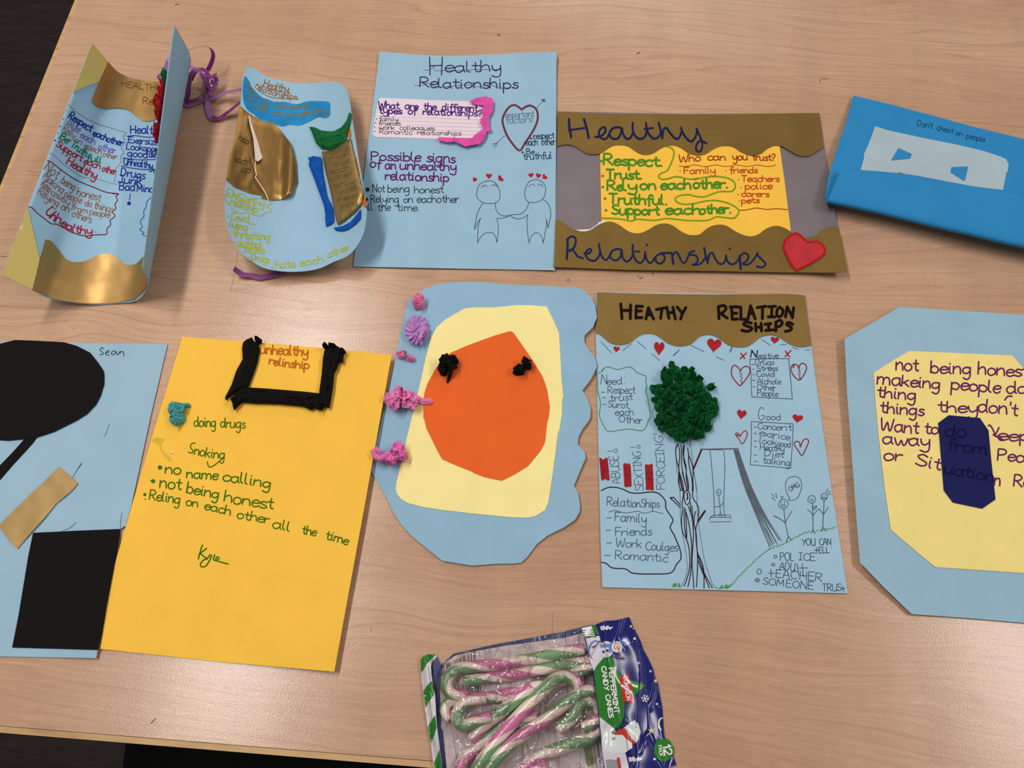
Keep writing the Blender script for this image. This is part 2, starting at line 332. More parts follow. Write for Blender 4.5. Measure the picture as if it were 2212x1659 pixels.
V, F = boxv(-3, 3.5, 4.4, 4.5, ZF, 2.2)
wb = obj('wall_back', V, F, mat('#B8AFA4', .9), None, False); wb['kind'] = 'structure'
TC = Vector((-.612, .044, 0)); TA = math.radians(-6.71); TW, TD, TH = 1.6, 1.2, .0052
def wood_mat():
    M = bpy.data.materials.new('maple_laminate'); M.use_nodes = True; nt = M.node_tree; b = nt.nodes['Principled BSDF']; L = nt.links
    tc = N(nt, 'ShaderNodeTexCoord')
    mp = N(nt, 'ShaderNodeMapping'); mp.inputs['Rotation'].default_value = (0, 0, 0); L.new(tc.outputs['Object'], mp.inputs[0])
    # slow warp of the figure
    w0 = N(nt, 'ShaderNodeTexNoise'); w0.inputs['Scale'].default_value = 2.6; w0.inputs['Detail'].default_value = 2
    ms = N(nt, 'ShaderNodeMapping'); ms.inputs['Scale'].default_value = (1, 2.2, 1); L.new(mp.outputs[0], ms.inputs[0]); L.new(ms.outputs[0], w0.inputs['Vector'])
    sub = N(nt, 'ShaderNodeVectorMath', operation='SUBTRACT'); sub.inputs[1].default_value = (.5, .5, .5); L.new(w0.outputs['Color'], sub.inputs[0])
    scl = N(nt, 'ShaderNodeVectorMath', operation='MULTIPLY'); scl.inputs[1].default_value = (.0, .11, 0); L.new(sub.outputs[0], scl.inputs[0])
    add = N(nt, 'ShaderNodeVectorMath', operation='ADD'); L.new(mp.outputs[0], add.inputs[0]); L.new(scl.outputs[0], add.inputs[1])
    def nzt(sc, det, rough, s):
        a = N(nt, 'ShaderNodeMapping'); a.inputs['Scale'].default_value = sc; L.new(add.outputs[0], a.inputs[0])
        q = N(nt, 'ShaderNodeTexNoise'); q.inputs['Scale'].default_value = s; q.inputs['Detail'].default_value = det; q.inputs['Roughness'].default_value = rough; L.new(a.outputs[0], q.inputs['Vector']); return q
    ring = nzt((1.0, 14, 1), 2, .45, 1.6)        # growth figure
    sy = N(nt, 'ShaderNodeSeparateXYZ'); L.new(add.outputs[0], sy.inputs[0])
    ya = N(nt, 'ShaderNodeMath', operation='MULTIPLY'); ya.inputs[1].default_value = 85; L.new(sy.outputs[1], ya.inputs[0])
    mul = N(nt, 'ShaderNodeMath', operation='MULTIPLY_ADD'); mul.inputs[1].default_value = 9; L.new(ring.outputs[0], mul.inputs[0]); L.new(ya.outputs[0], mul.inputs[2])
    fr = N(nt, 'ShaderNodeMath', operation='FRACT'); L.new(mul.outputs[0], fr.inputs[0])
    rr = N(nt, 'ShaderNodeValToRGB'); e = rr.color_ramp.elements
    e[0].position = 0; e[0].color = (0, 0, 0, 1); e[1].position = 1; e[1].color = (0, 0, 0, 1)
    x = e.new(.80); x.color = (.12, .12, .12, 1); x = e.new(.94); x.color = (1, 1, 1, 1)
    L.new(fr.outputs[0], rr.inputs[0])
    fine = nzt((6, 190, 1), 4, .6, 2.2)
    pore = nzt((60, 420, 1), 2, .6, 1.5)
    big = nzt((1.0, 5, 1), 2, .5, 2.0)
    cr = N(nt, 'ShaderNodeValToRGB'); cr.color_ramp.elements[0].position = .3; cr.color_ramp.elements[0].color = lin('#BD9477'); cr.color_ramp.elements[1].position = .72; cr.color_ramp.elements[1].color = lin('#CCA688'); L.new(big.outputs[0], cr.inputs[0])
    mx = N(nt, 'ShaderNodeMixRGB', blend_type='MULTIPLY'); mx.inputs[0].default_value = 1
    fr2 = N(nt, 'ShaderNodeMapRange'); fr2.inputs[1].default_value = .3; fr2.inputs[2].default_value = .7; fr2.inputs[3].default_value = .88; fr2.inputs[4].default_value = 1.07; L.new(fine.outputs[0], fr2.inputs[0])
    L.new(cr.outputs[0], mx.inputs[1]); L.new(fr2.outputs[0], mx.inputs[2])
    m2 = N(nt, 'ShaderNodeMixRGB', blend_type='MULTIPLY'); m2.inputs[2].default_value = (.80, .71, .67, 1)
    rf = N(nt, 'ShaderNodeMath', operation='MULTIPLY'); L.new(rr.outputs[0], rf.inputs[0]); 
    pm = N(nt, 'ShaderNodeMapRange'); pm.inputs[1].default_value = .35; pm.inputs[2].default_value = .65; pm.inputs[3].default_value = .25; pm.inputs[4].default_value = .85; L.new(big.outputs[0], pm.inputs[0]); L.new(pm.outputs[0], rf.inputs[1])
    L.new(rf.outputs[0], m2.inputs[0]); L.new(mx.outputs[0], m2.inputs[1])
    m3 = N(nt, 'ShaderNodeMixRGB', blend_type='MULTIPLY'); m3.inputs[0].default_value = 1
    p2 = N(nt, 'ShaderNodeMapRange'); p2.inputs[1].default_value = .3; p2.inputs[2].default_value = .7; p2.inputs[3].default_value = .95; p2.inputs[4].default_value = 1.04; L.new(pore.outputs[0], p2.inputs[0])
    L.new(m2.outputs[0], m3.inputs[1]); L.new(p2.outputs[0], m3.inputs[2]); L.new(m3.outputs[0], b.inputs['Base Color'])
    fk = nzt((26, 5, 1), 3, .55, 1.0); fm_ = N(nt, 'ShaderNodeMapRange'); fm_.inputs[1].default_value = .3; fm_.inputs[2].default_value = .7; fm_.inputs[3].default_value = .95; fm_.inputs[4].default_value = 1.05; L.new(fk.outputs[0], fm_.inputs[0])
    m4 = N(nt, 'ShaderNodeMixRGB', blend_type='MULTIPLY'); m4.inputs[0].default_value = 1; L.new(m3.outputs[0], m4.inputs[1]); L.new(fm_.outputs[0], m4.inputs[2]); L.new(m4.outputs[0], b.inputs['Base Color'])
    b.inputs['Roughness'].default_value = .2; b.inputs['Specular IOR Level'].default_value = .5
    # pebbled melamine surface
    pe = N(nt, 'ShaderNodeTexNoise'); pe.inputs['Scale'].default_value = 950; pe.inputs['Detail'].default_value = 2; mpp = N(nt, 'ShaderNodeMapping'); mpp.inputs['Scale'].default_value = (1, 1.3, 1); L.new(tc.outputs['Object'], mpp.inputs[0]); L.new(mpp.outputs[0], pe.inputs['Vector'])
    bp = N(nt, 'ShaderNodeBump'); bp.inputs['Strength'].default_value = .4; bp.inputs['Distance'].default_value = .00021; L.new(pe.outputs[0], bp.inputs['Height']); L.new(bp.outputs[0], b.inputs['Normal'])
    return M
def place(o, loc, rz): o.location = loc; o.rotation_euler = (0, 0, rz); return o
table = empty('table', (TC.x, TC.y, ZF), 'maple effect classroom table with a worn pale wooden edge, under all the posters', 'table')
table.rotation_euler = (0, 0, TA)
def tpart(name, V, F, mt, label=None, smooth=False):
    me = bpy.data.meshes.new(name); me.from_pydata(V, [], F); me.materials.append(mt); me.update()
    o = bpy.data.objects.new(name, me); C.objects.link(o); o.parent = table
    if label: o['label'] = label
    WL[o.name] = WL[table.name]; return o
h0 = -ZF
tpart('tabletop', *boxv(0, TW, 0, TD, h0 - .0008, h0), wood_mat())
tpart('core_board', *boxv(.0005, TW - .0005, .0005, TD - .0005, h0 - .022, h0 - .0009), mat('#8C6A45', .8))
def edge_mat():
    M = bpy.data.materials.new('edge_lipping'); M.use_nodes = True; nt = M.node_tree; b = nt.nodes['Principled BSDF']; L = nt.links
    tc = N(nt, 'ShaderNodeTexCoord'); a = N(nt, 'ShaderNodeMapping'); a.inputs['Scale'].default_value = (9, 60, 60); L.new(tc.outputs['Object'], a.inputs[0])
    q = N(nt, 'ShaderNodeTexNoise'); q.inputs['Scale'].default_value = 1.3; q.inputs['Detail'].default_value = 5; L.new(a.outputs[0], q.inputs['Vector'])
    cr = N(nt, 'ShaderNodeValToRGB'); e = cr.color_ramp.elements; e[0].position = .30; e[0].color = lin('#A97A4E'); e[1].position = .5; e[1].color = lin('#C4A069'); x = e.new(.63); x.color = lin('#C2946A'); x = e.new(.70); x.color = lin('#A9503A')
    L.new(q.outputs[0], cr.inputs[0]); L.new(cr.outputs[0], b.inputs['Base Color']); b.inputs['Roughness'].default_value = .5; return M
em = edge_mat()
tpart('edge_lipping', *boxv(-.003, TW, -.0052, -.0004, h0 - .022, h0 - .0006), em, 'pale wooden lipping stained red in places')
tpart('edge_lipping', *boxv(-.0052, -.0004, -.0005, TD, h0 - .022, h0 - .0006), em)
tpart('frame_rail', *boxv(.06, TW - .06, .09, .12, h0 - .075, h0 - .023), mat('#1B1818', .5))
tpart('frame_rail', *boxv(.06, TW - .06, TD - .12, TD - .09, h0 - .075, h0 - .023), mat('#1B1818', .5))
for lx in (.06, TW - .10):
    for ly in (.09, TD - .13):
        tpart('leg', *boxv(lx, lx + .035, ly, ly + .035, 0, h0 - .023), mat('#1B1818', .5))
# small marks drawn on the table
WL['_t'] = None
def on_table(x, y): return P(x, y, .00012)
mk = []
for f, a in ((Fr(1180, 400, 6.32), None),):
    mk += ln(f(1248, 1230, 1255, 1250, 1262, 1258), 1.2) + ln(f(1275, 1270, 1298, 1272, 1314, 1250), 1.6) + ln(f(1445, 1185, 1462, 1205, 1448, 1228), 1.1) + circ(1227.8, 606, 3.6, 2.8, .9)
mk += ln([(1074, 76), (1077, 73), (1080, 77), (1076, 78)], 1.2) + ln([(1376, 116), (1382, 113)], 1.6) + ln([(1770, 178), (1776, 170), (1789, 171)], 1) + ln([(378, 11), (383, 9), (386, 11)], 1.3)
mk += ln([(0, 553), (14, 554)], 1)
for x, y in ((1843, 1146), (1916, 1303), (1467, 1478), (799, 756), (1717, 1260), (620, 1448), (160, 709), (376, 701), (837, 640), (300, 59), (1206, 600), (1960, 525), (240, 89)): mk += dot(x, y, .8)
def inkt(name, st, col, label=None):
    base = WL[table.name]
    for o in ink(name, st, col, None, on_table, label):
        o.data.transform(Matrix.Rotation(-TA, 4, 'Z') @ Matrix.Translation(-base)); o.parent = table
inkt('pen_mark', mk, '#3A2620', 'small pen scribbles on the table top')
inkt('pen_mark', ln([(326, 1563), (336, 1552)], 1.6, False), '#7A1F14', 'short red pen tick near the front edge')
inkt('scratch', ln([(62, 363), (75, 378), (100, 383)], .5) + ln([(55, 368), (90, 372), (112, 366)], .5) + ln([(513, 545), (507, 590), (497, 630)], .6) + ln([(1193, 1325), (1193, 1370)], .7) + ln([(2080, 263), (2140, 268), (2210, 275)], .4) + ln([(801, 1353), (802, 1366)], .9), '#8A6450')

# black stool pushed under the table front
st = empty('stool', (-.27, .03, ZF), 'black plastic stool mostly hidden under the front edge of the table', 'stool')
SM = mat('#040302', .6, 0, .02, 60, 0, 1, .12)
def disc(cx, cy, z0, z1, rx, ry, n=40, e=.012):
    V = []; F = []; prof = [(.0, z0), (1, z0), (1.02, z0 + e*.5), (1.0, z1 - e*.3), (.965, z1), (.5, z1 - .004), (0, z1 - .006)]
    for r, z in prof:
        for j in range(n): a = 6.28318*j/n; s = abs(math.cos(a))**.6*math.copysign(1, math.cos(a)), abs(math.sin(a))**.6*math.copysign(1, math.sin(a)); V.append(Vector((cx + rx*r*s[0], cy + ry*r*s[1], z)))
    for i in range(len(prof) - 1):
        for j in range(n): F.append((i*n + j, i*n + (j+1) % n, (i+1)*n + (j+1) % n, (i+1)*n + j))
    return V, F
V, F = disc(-.27, .03, -.30, -.275, .19, .19); obj('seat', V, F, SM, st)
for sx in (-1, 1):
    for sy in (-1, 1):
        tube('leg', [Vector((-.27 + sx*.12, .03 + sy*.12, -.3)), Vector((-.27 + sx*.16, .03 + sy*.16, ZF))], .011, SM, st, 10)

# ---------------------------------------------------------------- reading frames
A = Fr(0, 0, 3.95); B = Fr(0, 300, 4.367); Cf = Fr(460, 120, 5.53); D = Fr(460, 340, 5.53); E = Fr(760, 90, 4.809); Ff = Fr(740, 300, 4.608)
G = Fr(1180, 220, 6.32); Hh = Fr(1500, 220, 6.144); I = Fr(1180, 400, 6.32); J = Fr(1500, 400, 6.144); K = Fr(1760, 180, 4.365)
L_ = Fr(0, 700, 4.6075); M_ = Fr(0, 1040, 3.95); Nn = Fr(300, 700, 3.95); O_ = Fr(200, 1000, 3.3515); Pp = Fr(790, 600, 4.337); Q = Fr(790, 860, 4.337)
R = Fr(1270, 610, 7.541); S = Fr(1530, 610, 7.539); T = Fr(1270, 780, 5.924); U = Fr(1540, 800, 6.382); Vv = Fr(1280, 1020, 6.143); X = Fr(1550, 1010, 5.72)
Y = Fr(1810, 640, 5.184); Z = Fr(1810, 860, 3.318); a_ = Fr(880, 1310, 4.753); b_ = Fr(1160, 1310, 4.753)
def tx(f, base, s, xh, w, **k): return text(f(*base), s, xh, w, **k)
def rt(name, x, y, label, cat, group=None): p = P(x, y, 0); return empty(name, (p.x, p.y, 0), label, cat, group)
LB = '#97BCD2'; YC = '#F9C348'; PY = '#FAEA9E'

# ================= blue poster, top centre-left: different types of relationships
po = rt('poster', 985, 350, 'light blue poster with a pink-edged note card and two drawn figures holding hands', 'poster')
def zb(x, y):
    z = .0016 + .004*max(0, (200 - y)/90)**2*(.5 + .5*abs((x - 1010)/190)) if y < 200 else .0016
    return z + .0006*(1 + nz(x*.006, y*.006, 3)) + max(0, (x - 1150)/50)*.0012
patch('sheet', [(820.3, 110.8), (850, 113.5), (890, 117), (943, 120), (1000, 120), (1051, 118), (1120, 114), (1202, 112), (1201, 350), (1198.6, 583.8), (980, 580), (763, 575.6), (790, 350)], paper(LB), po, zb, 0, .0003, 22)
card = E(275, 600, 300, 583, 500, 592, 850, 608, 1240, 620, 1420, 640, 1400, 900, 1290, 1000, 900, 1012, 600, 1000, 250, 990, 225, 975, 212, 950, 240, 780)
patch('note_card', card, paper('#E8D6DE'), po, zb, .0005, .0003, 12, label='white lined note card')
mp = on(zb, .0006)
ink('ruled_lines', sum([ln([(810 - i*1.1, 233 + i*8.6), (1048, 243 + i*8.2)], .6, False) for i in range(7)], []), '#B9AAC0', po, mp)
ink('handwriting', tx(E, (275, 690, 700, 705, 1305, 725), 'What are the different', 8.5, 2.6) + tx(E, (285, 745, 700, 757, 1350, 775), 'types of relationships?', 8, 2.6), '#4A2379', po, mp, 'bold purple question lettering on the note card')
ink('handwriting', tx(E, (285, 825, 480, 828), 'family', 6, 1.2) + tx(E, (280, 868, 505, 872), 'friends', 6, 1.2) + tx(E, (280, 912, 860, 922), 'work colleagues', 6, 1.2) + tx(E, (288, 958, 1135, 975), 'Romantic relationships', 6, 1.2) + sum([dot(*E(q)[0], 1.3) for q in ([255, 800], [245, 841], [236, 886], [237, 931])], []), '#1E1A22', po, mp, 'small black list on the note card')
mp = on(zb, .00015)
w = 2.3
ink('handwriting', ln(E(808, 160, 812, 345), w) + ln(E(940, 160, 932, 345), w) + ln(E(812, 250, 936, 246), w) + tx(E, (970, 315, 1240, 312, 1545, 310), 'ealthy', 14, w)
    + tx(E, (705, 470, 1000, 480, 1725, 487), 'Relationships', 12.5, 2.4), '#371C4C', po, mp, 'dark purple title')
ink('handwriting', ln(E(750, 292, 800, 295, 850, 260, 860, 300, 940, 300, 1100, 300, 1300, 290, 1560, 290), 1) + ln(E(650, 455, 720, 455, 800, 430, 870, 470, 1000, 465, 1200, 450, 1300, 470, 1440, 450, 1540, 485, 1690, 470), 1), '#4A4468', po, mp, 'thin pen line through the title')
heart = E(1765, 705, 1700, 660, 1640, 675, 1590, 740, 1565, 820, 1590, 920, 1640, 1020, 1740, 1130, 1800, 1050, 1880, 930, 1930, 810, 1920, 710, 1860, 665, 1810, 675, 1765, 705)
ink('heart_drawing', ln(heart, 4.6), '#6E3744', po, mp, 'hollow maroon heart pierced by a pencil arrow')
ink('heart_drawing', ln(E(1915, 690, 1990, 615), 1.1) + ln(E(1590, 975, 1480, 1075), 1.1) + ln(E(1455, 1065, 1510, 1050), 1) + ln(E(1490, 1105, 1510, 1050), 1) + ln(E(1465, 1090, 1500, 1060), 1) + ln(E(1970, 603, 2005, 600, 2002, 625, 1970, 603, 2000, 612), 1.5), '#4E5A66', po, mp)
ink('handwriting', tx(E, (1597, 795, 1895, 775), 'important', 8, 1.3) + tx(E, (1605, 848, 1885, 835), 'factors!', 8.5, 1.3), '#5B6B7C', po, mp)
ink('handwriting', tx(E, (1888, 1012, 2103, 1003), 'respect', 8, 1.7) + tx(E, (1807, 1077, 2115, 1070), 'each other', 8.5, 1.7) + tx(E, (1815, 1170, 1895, 1167), 'Be', 7, 1.7) + tx(E, (1785, 1226, 2078, 1212), 'truthful', 8.5, 1.7) + dot(*E(1860, 1005)[0], 2.3) + dot(*E(1774, 1150)[0], 2.3), '#233248', po, mp)
w = 2.9
ink('handwriting', tx(Ff, (285, 212, 775, 222), 'Possible', 11, w) + tx(Ff, (840, 228, 1118, 238), 'signs', 12, w) + tx(Ff, (273, 280, 380, 290), 'of', 11, w) + tx(Ff, (425, 298, 528, 300), 'an', 11, w) + tx(Ff, (572, 300, 1128, 320), 'unhealthy', 11, w)
    + tx(Ff, (425, 405, 1055, 425), 'relationship', 11, w), '#5C1F63', po, mp, 'purple subheading')
w = 1.7
ink('handwriting', tx(Ff, (300, 528, 420, 528), 'Not', 10, w) + tx(Ff, (450, 530, 665, 532), 'being', 9.5, w) + tx(Ff, (715, 540, 1005, 537), 'honest', 9, w) + tx(Ff, (278, 630, 558, 634), 'Relying', 9.5, w)
    + tx(Ff, (608, 634, 697, 634), 'on', 9, w) + tx(Ff, (742, 632, 1158, 632), 'eachother', 9.5, w) + tx(Ff, (205, 712, 300, 712), 'all', 9, w) + tx(Ff, (350, 716, 475, 716), 'the', 9.5, w) + tx(Ff, (545, 716, 765, 714), 'time.', 9, w)
    + dot(*Ff(248, 505)[0], 4.8) + dot(*Ff(238, 602)[0], 4), '#262C36', po, mp, 'black bullet list')
w = 1.4
fig = ln(Ff(1340, 520, 1348, 480, 1380, 440, 1450, 418, 1510, 430, 1550, 480, 1567, 550, 1555, 610, 1510, 640, 1420, 640, 1360, 610, 1332, 560, 1340, 520), w)
fig += ln(Ff(1395, 640, 1350, 720, 1325, 820, 1313, 900, 1340, 840, 1374, 788), w) + ln(Ff(1374, 788, 1350, 870, 1343, 1035), w) + ln(Ff(1343, 1035, 1380, 970, 1430, 935, 1490, 935, 1520, 970, 1538, 1030), w) + ln(Ff(1538, 1030, 1550, 900, 1545, 840, 1535, 790), w)
fig += ln(Ff(1535, 790, 1600, 787, 1678, 760), w) + ln(Ff(1520, 640, 1530, 710, 1570, 755, 1620, 767, 1678, 760), w)
fig += ln(Ff(1870, 418, 1840, 450, 1815, 520, 1820, 590, 1855, 630, 1930, 630, 1990, 600, 2015, 550, 2020, 480, 1990, 430, 1930, 405, 1870, 418), w)
fig += ln(Ff(1855, 635, 1820, 710, 1760, 750, 1678, 757, 1710, 790, 1780, 792, 1845, 755), w) + ln(Ff(1845, 755, 1835, 830, 1845, 960, 1857, 1038), w) + ln(Ff(1857, 1038, 1880, 970, 1925, 935, 1975, 960, 1998, 1038), w)
fig += ln(Ff(1998, 1038, 2015, 940, 2030, 850, 2028, 800), w) + ln(Ff(2028, 800, 2040, 850, 2046, 890), w) + ln(Ff(2046, 890, 2060, 820, 2072, 740, 2050, 650, 1990, 600), w)
fig += ln(Ff(1378, 488, 1400, 468, 1440, 472), 1.1) + ln(Ff(1480, 465, 1510, 460, 1540, 474), 1.1) + ln(Ff(1853, 478, 1880, 452, 1915, 465), 1.2) + ln(Ff(1943, 462, 1970, 450, 1995, 476), 1.2)
for q in ((1392, 478, 1385, 465), (1408, 470, 1405, 455), (1422, 470, 1425, 458), (1495, 463, 1497, 452), (1515, 460, 1520, 448), (1528, 466, 1538, 458)): fig += ln(Ff(*q), 1)
ink('figure_drawing', fig, '#46525E', po, mp, 'pencil outline of two round-headed figures holding hands')
for q, ww, hh_, r in (((1315, 405), 10, 11, .5), ((1457, 370), 13, 13, 0), ((1570, 395), 16, 11, .9), ((1876, 362), 12, 11, -.2), ((1948, 367), 12, 12, .3), ((2010, 380), 13, 11, .8)):
    x, y = Ff(*q)[0]; pts = heartpts(0, 0, ww, hh_, 14); patch('heart', [(x + u*math.cos(r) - v*math.sin(r), y + u*math.sin(r) + v*math.cos(r)) for u, v in pts], inkm('#A8232B'), po, zb, .0002, .0001)
def crep(f1, f2, amp, seed):
    return lambda x, y: amp*(ridged(Vector((x*f1, y*f2, seed)), 2)*.7 + .6)
patch('tissue_paper', E(1220, 620, 1300, 580, 1380, 570, 1395, 555, 1410, 580, 1450, 580, 1470, 610, 1470, 680, 1455, 740, 1425, 770, 1430, 870, 1448, 925, 1400, 935, 1380, 1010, 1330, 1060, 1240, 1075, 1180, 1088, 1120, 1060, 1060, 1035, 990, 1045, 890, 1020, 900, 990, 1100, 1000, 1250, 1000, 1280, 965, 1360, 910, 1365, 870, 1335, 850, 1335, 800, 1380, 765, 1350, 750, 1350, 700, 1370, 660, 1290, 655),
      tissue('#DA52A4'), po, zb, .0012, .0006, 3.2, crep(.045, .055, .0035, 2), label='crumpled pink tissue paper', smooth=False)

# ================= landscape gold and yellow poster
po = rt('poster', 1510, 415, 'landscape poster with wavy gold borders, a yellow panel of green writing and a red heart', 'poster')
def zg(x, y):
    z = .0034 + .0008*nz(x*.005, y*.005, 7)
    if x > 1700: z += ((x - 1700)/130)**2*.007*max(0, (y - 300)/250)
    return z
patch('sheet', [(1205, 240.5), (1480, 246), (1770, 244.5), (1785, 345), (1808, 480), (1829, 586), (1530, 585.5), (1345, 582), (1197, 579), (1201, 420)], mat('#857A7E', .5, .45, .08, 18, .12, 200), po, zg, 0, .0004, 24, label='silver grey backing card')
patch('panel', [(1296, 326), (1300, 302), (1500, 300), (1682, 302), (1696, 400), (1710, 512), (1500, 520), (1300, 520), (1298, 420)], paper(YC), po, zg, .0006, .0004, 30, label='yellow card panel')
wave = [(1203.5, 315.5), (1222.7, 312), (1238.5, 314.6), (1251, 321.5), (1264, 330.5), (1281, 333.2), (1297, 331), (1306.6, 325), (1322, 315.5), (1338, 312.8), (1355.6, 315.7), (1368, 323), (1382.5, 332), (1398, 334), (1414, 329.3), (1427, 320.5), (1443, 314.5), (1458.5, 314), (1473, 320), (1487, 330.5), (1500, 334.7), (1511, 335.6), (1526, 331.5), (1539, 322.5), (1554, 315.7), (1570, 314.4), (1585, 317.7), (1598, 326.6), (1611, 332.5), (1625, 335.6), (1643, 332), (1656, 321.7), (1671, 315), (1684, 315), (1695, 318.5), (1708, 326.6), (1721, 334), (1737.6, 337.5), (1754, 334), (1768.5, 324), (1779, 317.7)]
GF = gold('#8C7038', .42)
def gb(x, y): return .0004*(nz(x*.02, y*.02, 5) + 1)
patch('gold_strip', [(1204, 240.5), (1240, 243), (1320, 246), (1480, 247), (1620, 245.5), (1770, 244)] + crom(wave[::-1], 3), GF, po, zg, .0011, .0004, 14, gb, label='gold card strip with a wavy lower edge')
wave2 = [(1200, 475), (1211.6, 477.5), (1224, 486.5), (1238.5, 495.7), (1257.5, 499.7), (1275, 497), (1290.8, 486.5), (1306.6, 480), (1322.4, 479), (1338, 486), (1352.5, 496.5), (1366.7, 502.8), (1382.5, 503.6), (1400, 496.5), (1417, 486.3), (1434.7, 482.6), (1452, 486.3), (1468, 497.5), (1484, 506), (1498, 508), (1512, 506), (1521, 498.5), (1534, 489.5), (1553.7, 485), (1571.6, 488.7), (1591, 501), (1610.7, 509), (1627, 510), (1641.6, 504), (1654.6, 494), (1672.5, 488), (1690.4, 490.3), (1710, 501), (1727.9, 510.7), (1744, 512.8), (1758.8, 509.9), (1773.4, 499.3), (1789.7, 491), (1801, 489.8), (1811.7, 492.8)]
patch('torn_edge', I(395, 605, 450, 608, 520, 605, 600, 600, 660, 560, 700, 530, 720, 505, 800, 485, 830, 485, 800, 510, 700, 560, 600, 625, 490, 640), paper('#EADCE0'), po, zg, .0009, .0003, None, label='white torn edge under the gold strip')
patch('gold_strip', crom(wave2, 3) + [(1822, 540), (1830.7, 587), (1809, 588.8), (1700, 588.5), (1530, 585), (1360, 583), (1196, 576.5), (1199, 520)], GF, po, zg, .0012, .0004, 14, gb, label='gold card strip with a wavy upper edge')
ht = J(1345, 620, 1400, 650, 1460, 710, 1500, 750, 1640, 738, 1710, 780, 1745, 830, 1750, 860, 1740, 910, 1690, 960, 1560, 1040, 1355, 1145, 1290, 1080, 1220, 950, 1170, 820, 1172, 770, 1190, 730, 1260, 660)
patch('heart', ht, mat('#BC2A32', .7, 0, .14, 110, .1, 800), po, zg, .0024, .0004, 12, label='red felt-pen coloured paper heart')
hx, hy = sum(p[0] for p in ht)/len(ht), sum(p[1] for p in ht)/len(ht)
ink('heart_outline', [([(hx + (x-hx)*.94, hy + (y-hy)*.94) for x, y in ht + ht[:1]], 4)], '#B01A22', po, on(zg, .0027))
mp = lambda x, y: P(x, y, zg(x, y) + .0014 + gb(x, y)); w = 5
ink('title_lettering', ln(G(310, 235, 315, 330, 340, 480), w) + ln(G(515, 235, 550, 350, 580, 490), w) + ln(G(305, 385, 530, 355), w - 1)
    + ln(G(670, 475, 730, 475, 790, 430, 810, 370, 780, 345, 730, 380, 720, 450, 770, 505, 830, 490, 870, 410, 910, 360, 980, 345, 1030, 370, 1000, 470, 950, 505, 890, 490, 865, 440), w - .5) + ln(G(1035, 360, 1050, 440, 1100, 505, 1150, 485, 1190, 410), w - .5)
    + ln(G(1180, 285, 1185, 400, 1230, 480, 1290, 505, 1350, 470, 1370, 400), w - .5) + ln(G(1362, 285, 1375, 380, 1410, 450, 1470, 500, 1530, 480, 1565, 430), w - .5) + ln(G(1340, 368, 1460, 355), 3.6)
    + ln(G(1535, 285, 1560, 380, 1585, 495), w - .5) + ln(G(1585, 480, 1600, 380, 1640, 355, 1690, 420, 1740, 480, 1790, 505, 1830, 460, 1848, 400), w - .5)
    + ln(G(1840, 350, 1870, 430, 1930, 510, 1990, 535, 2040, 470, 2058, 400), w - .5) + ln(G(2050, 360, 2090, 450, 2130, 560, 2120, 650, 2080, 680, 2045, 640, 2060, 570, 2110, 530, 2185, 562), w - .8), '#1C1F4A', po, mp, 'large dark blue joined-up word on the upper gold strip')
ink('title_lettering', ln(I(280, 1005, 290, 860, 290, 730), w) + ln(I(285, 740, 340, 700, 395, 720, 400, 800, 370, 860, 320, 900), w - .6) + ln(I(320, 880, 370, 890, 430, 970, 500, 995), w - .8)
    + ln(I(520, 930, 580, 930, 615, 890, 590, 870, 550, 900, 540, 960, 590, 1020, 660, 1030, 710, 980, 740, 900), w - .7) + ln(I(720, 800, 735, 900, 770, 990, 820, 1020, 860, 970, 900, 900, 970, 870, 1030, 882), w - .7)
    + ln(I(900, 900, 870, 960, 900, 1010, 960, 1025, 1010, 980, 1030, 890, 1042, 980, 1090, 1040, 1150, 1010, 1185, 930), w - .7) + ln(I(1180, 815, 1185, 930, 1220, 1020, 1280, 1060, 1330, 1020, 1352, 920), w - .7) + ln(I(1190, 905, 1270, 905), 3.6)
    + ln(I(1350, 910, 1365, 1000, 1410, 1060, 1450, 1040, 1490, 980), w - .7) + dot(*I(1375, 815)[0], 2.6) + ln(I(1560, 935, 1500, 970, 1500, 1040, 1550, 1070, 1610, 1030, 1610, 960, 1560, 930, 1640, 925, 1710, 925), w - .7)
    + ln(I(1715, 930, 1735, 1075), w) + ln(I(1725, 960, 1770, 910, 1810, 960, 1850, 1040, 1890, 1060, 1930, 990, 1960, 920, 2020, 900), w - .7) + ln(I(1950, 950, 2040, 960, 2070, 1020, 2030, 1080, 1990, 1082, 2090, 1080, 2160, 1010, 2180, 960), w - .8)
    + ln(J(130, 830, 150, 930, 180, 1035), w - .5) + ln(J(180, 1000, 200, 920, 240, 900, 280, 980, 340, 1045, 400, 1020, 420, 950), w - .7) + ln(J(420, 930, 440, 1010, 500, 1050, 560, 1020, 600, 950), w - .7) + dot(*J(470, 843)[0], 2.6)
    + ln(J(600, 940, 615, 1110), w) + ln(J(600, 950, 660, 900, 715, 930, 700, 1000, 640, 1040, 720, 1050, 790, 980, 840, 900), w - .8) + ln(J(830, 920, 910, 1000, 945, 1050, 900, 1090, 830, 1078), w - .8), '#1C2450', po, mp, 'large dark blue joined-up word on the lower gold strip')
mp = on(zg, .0008); w = 4.4
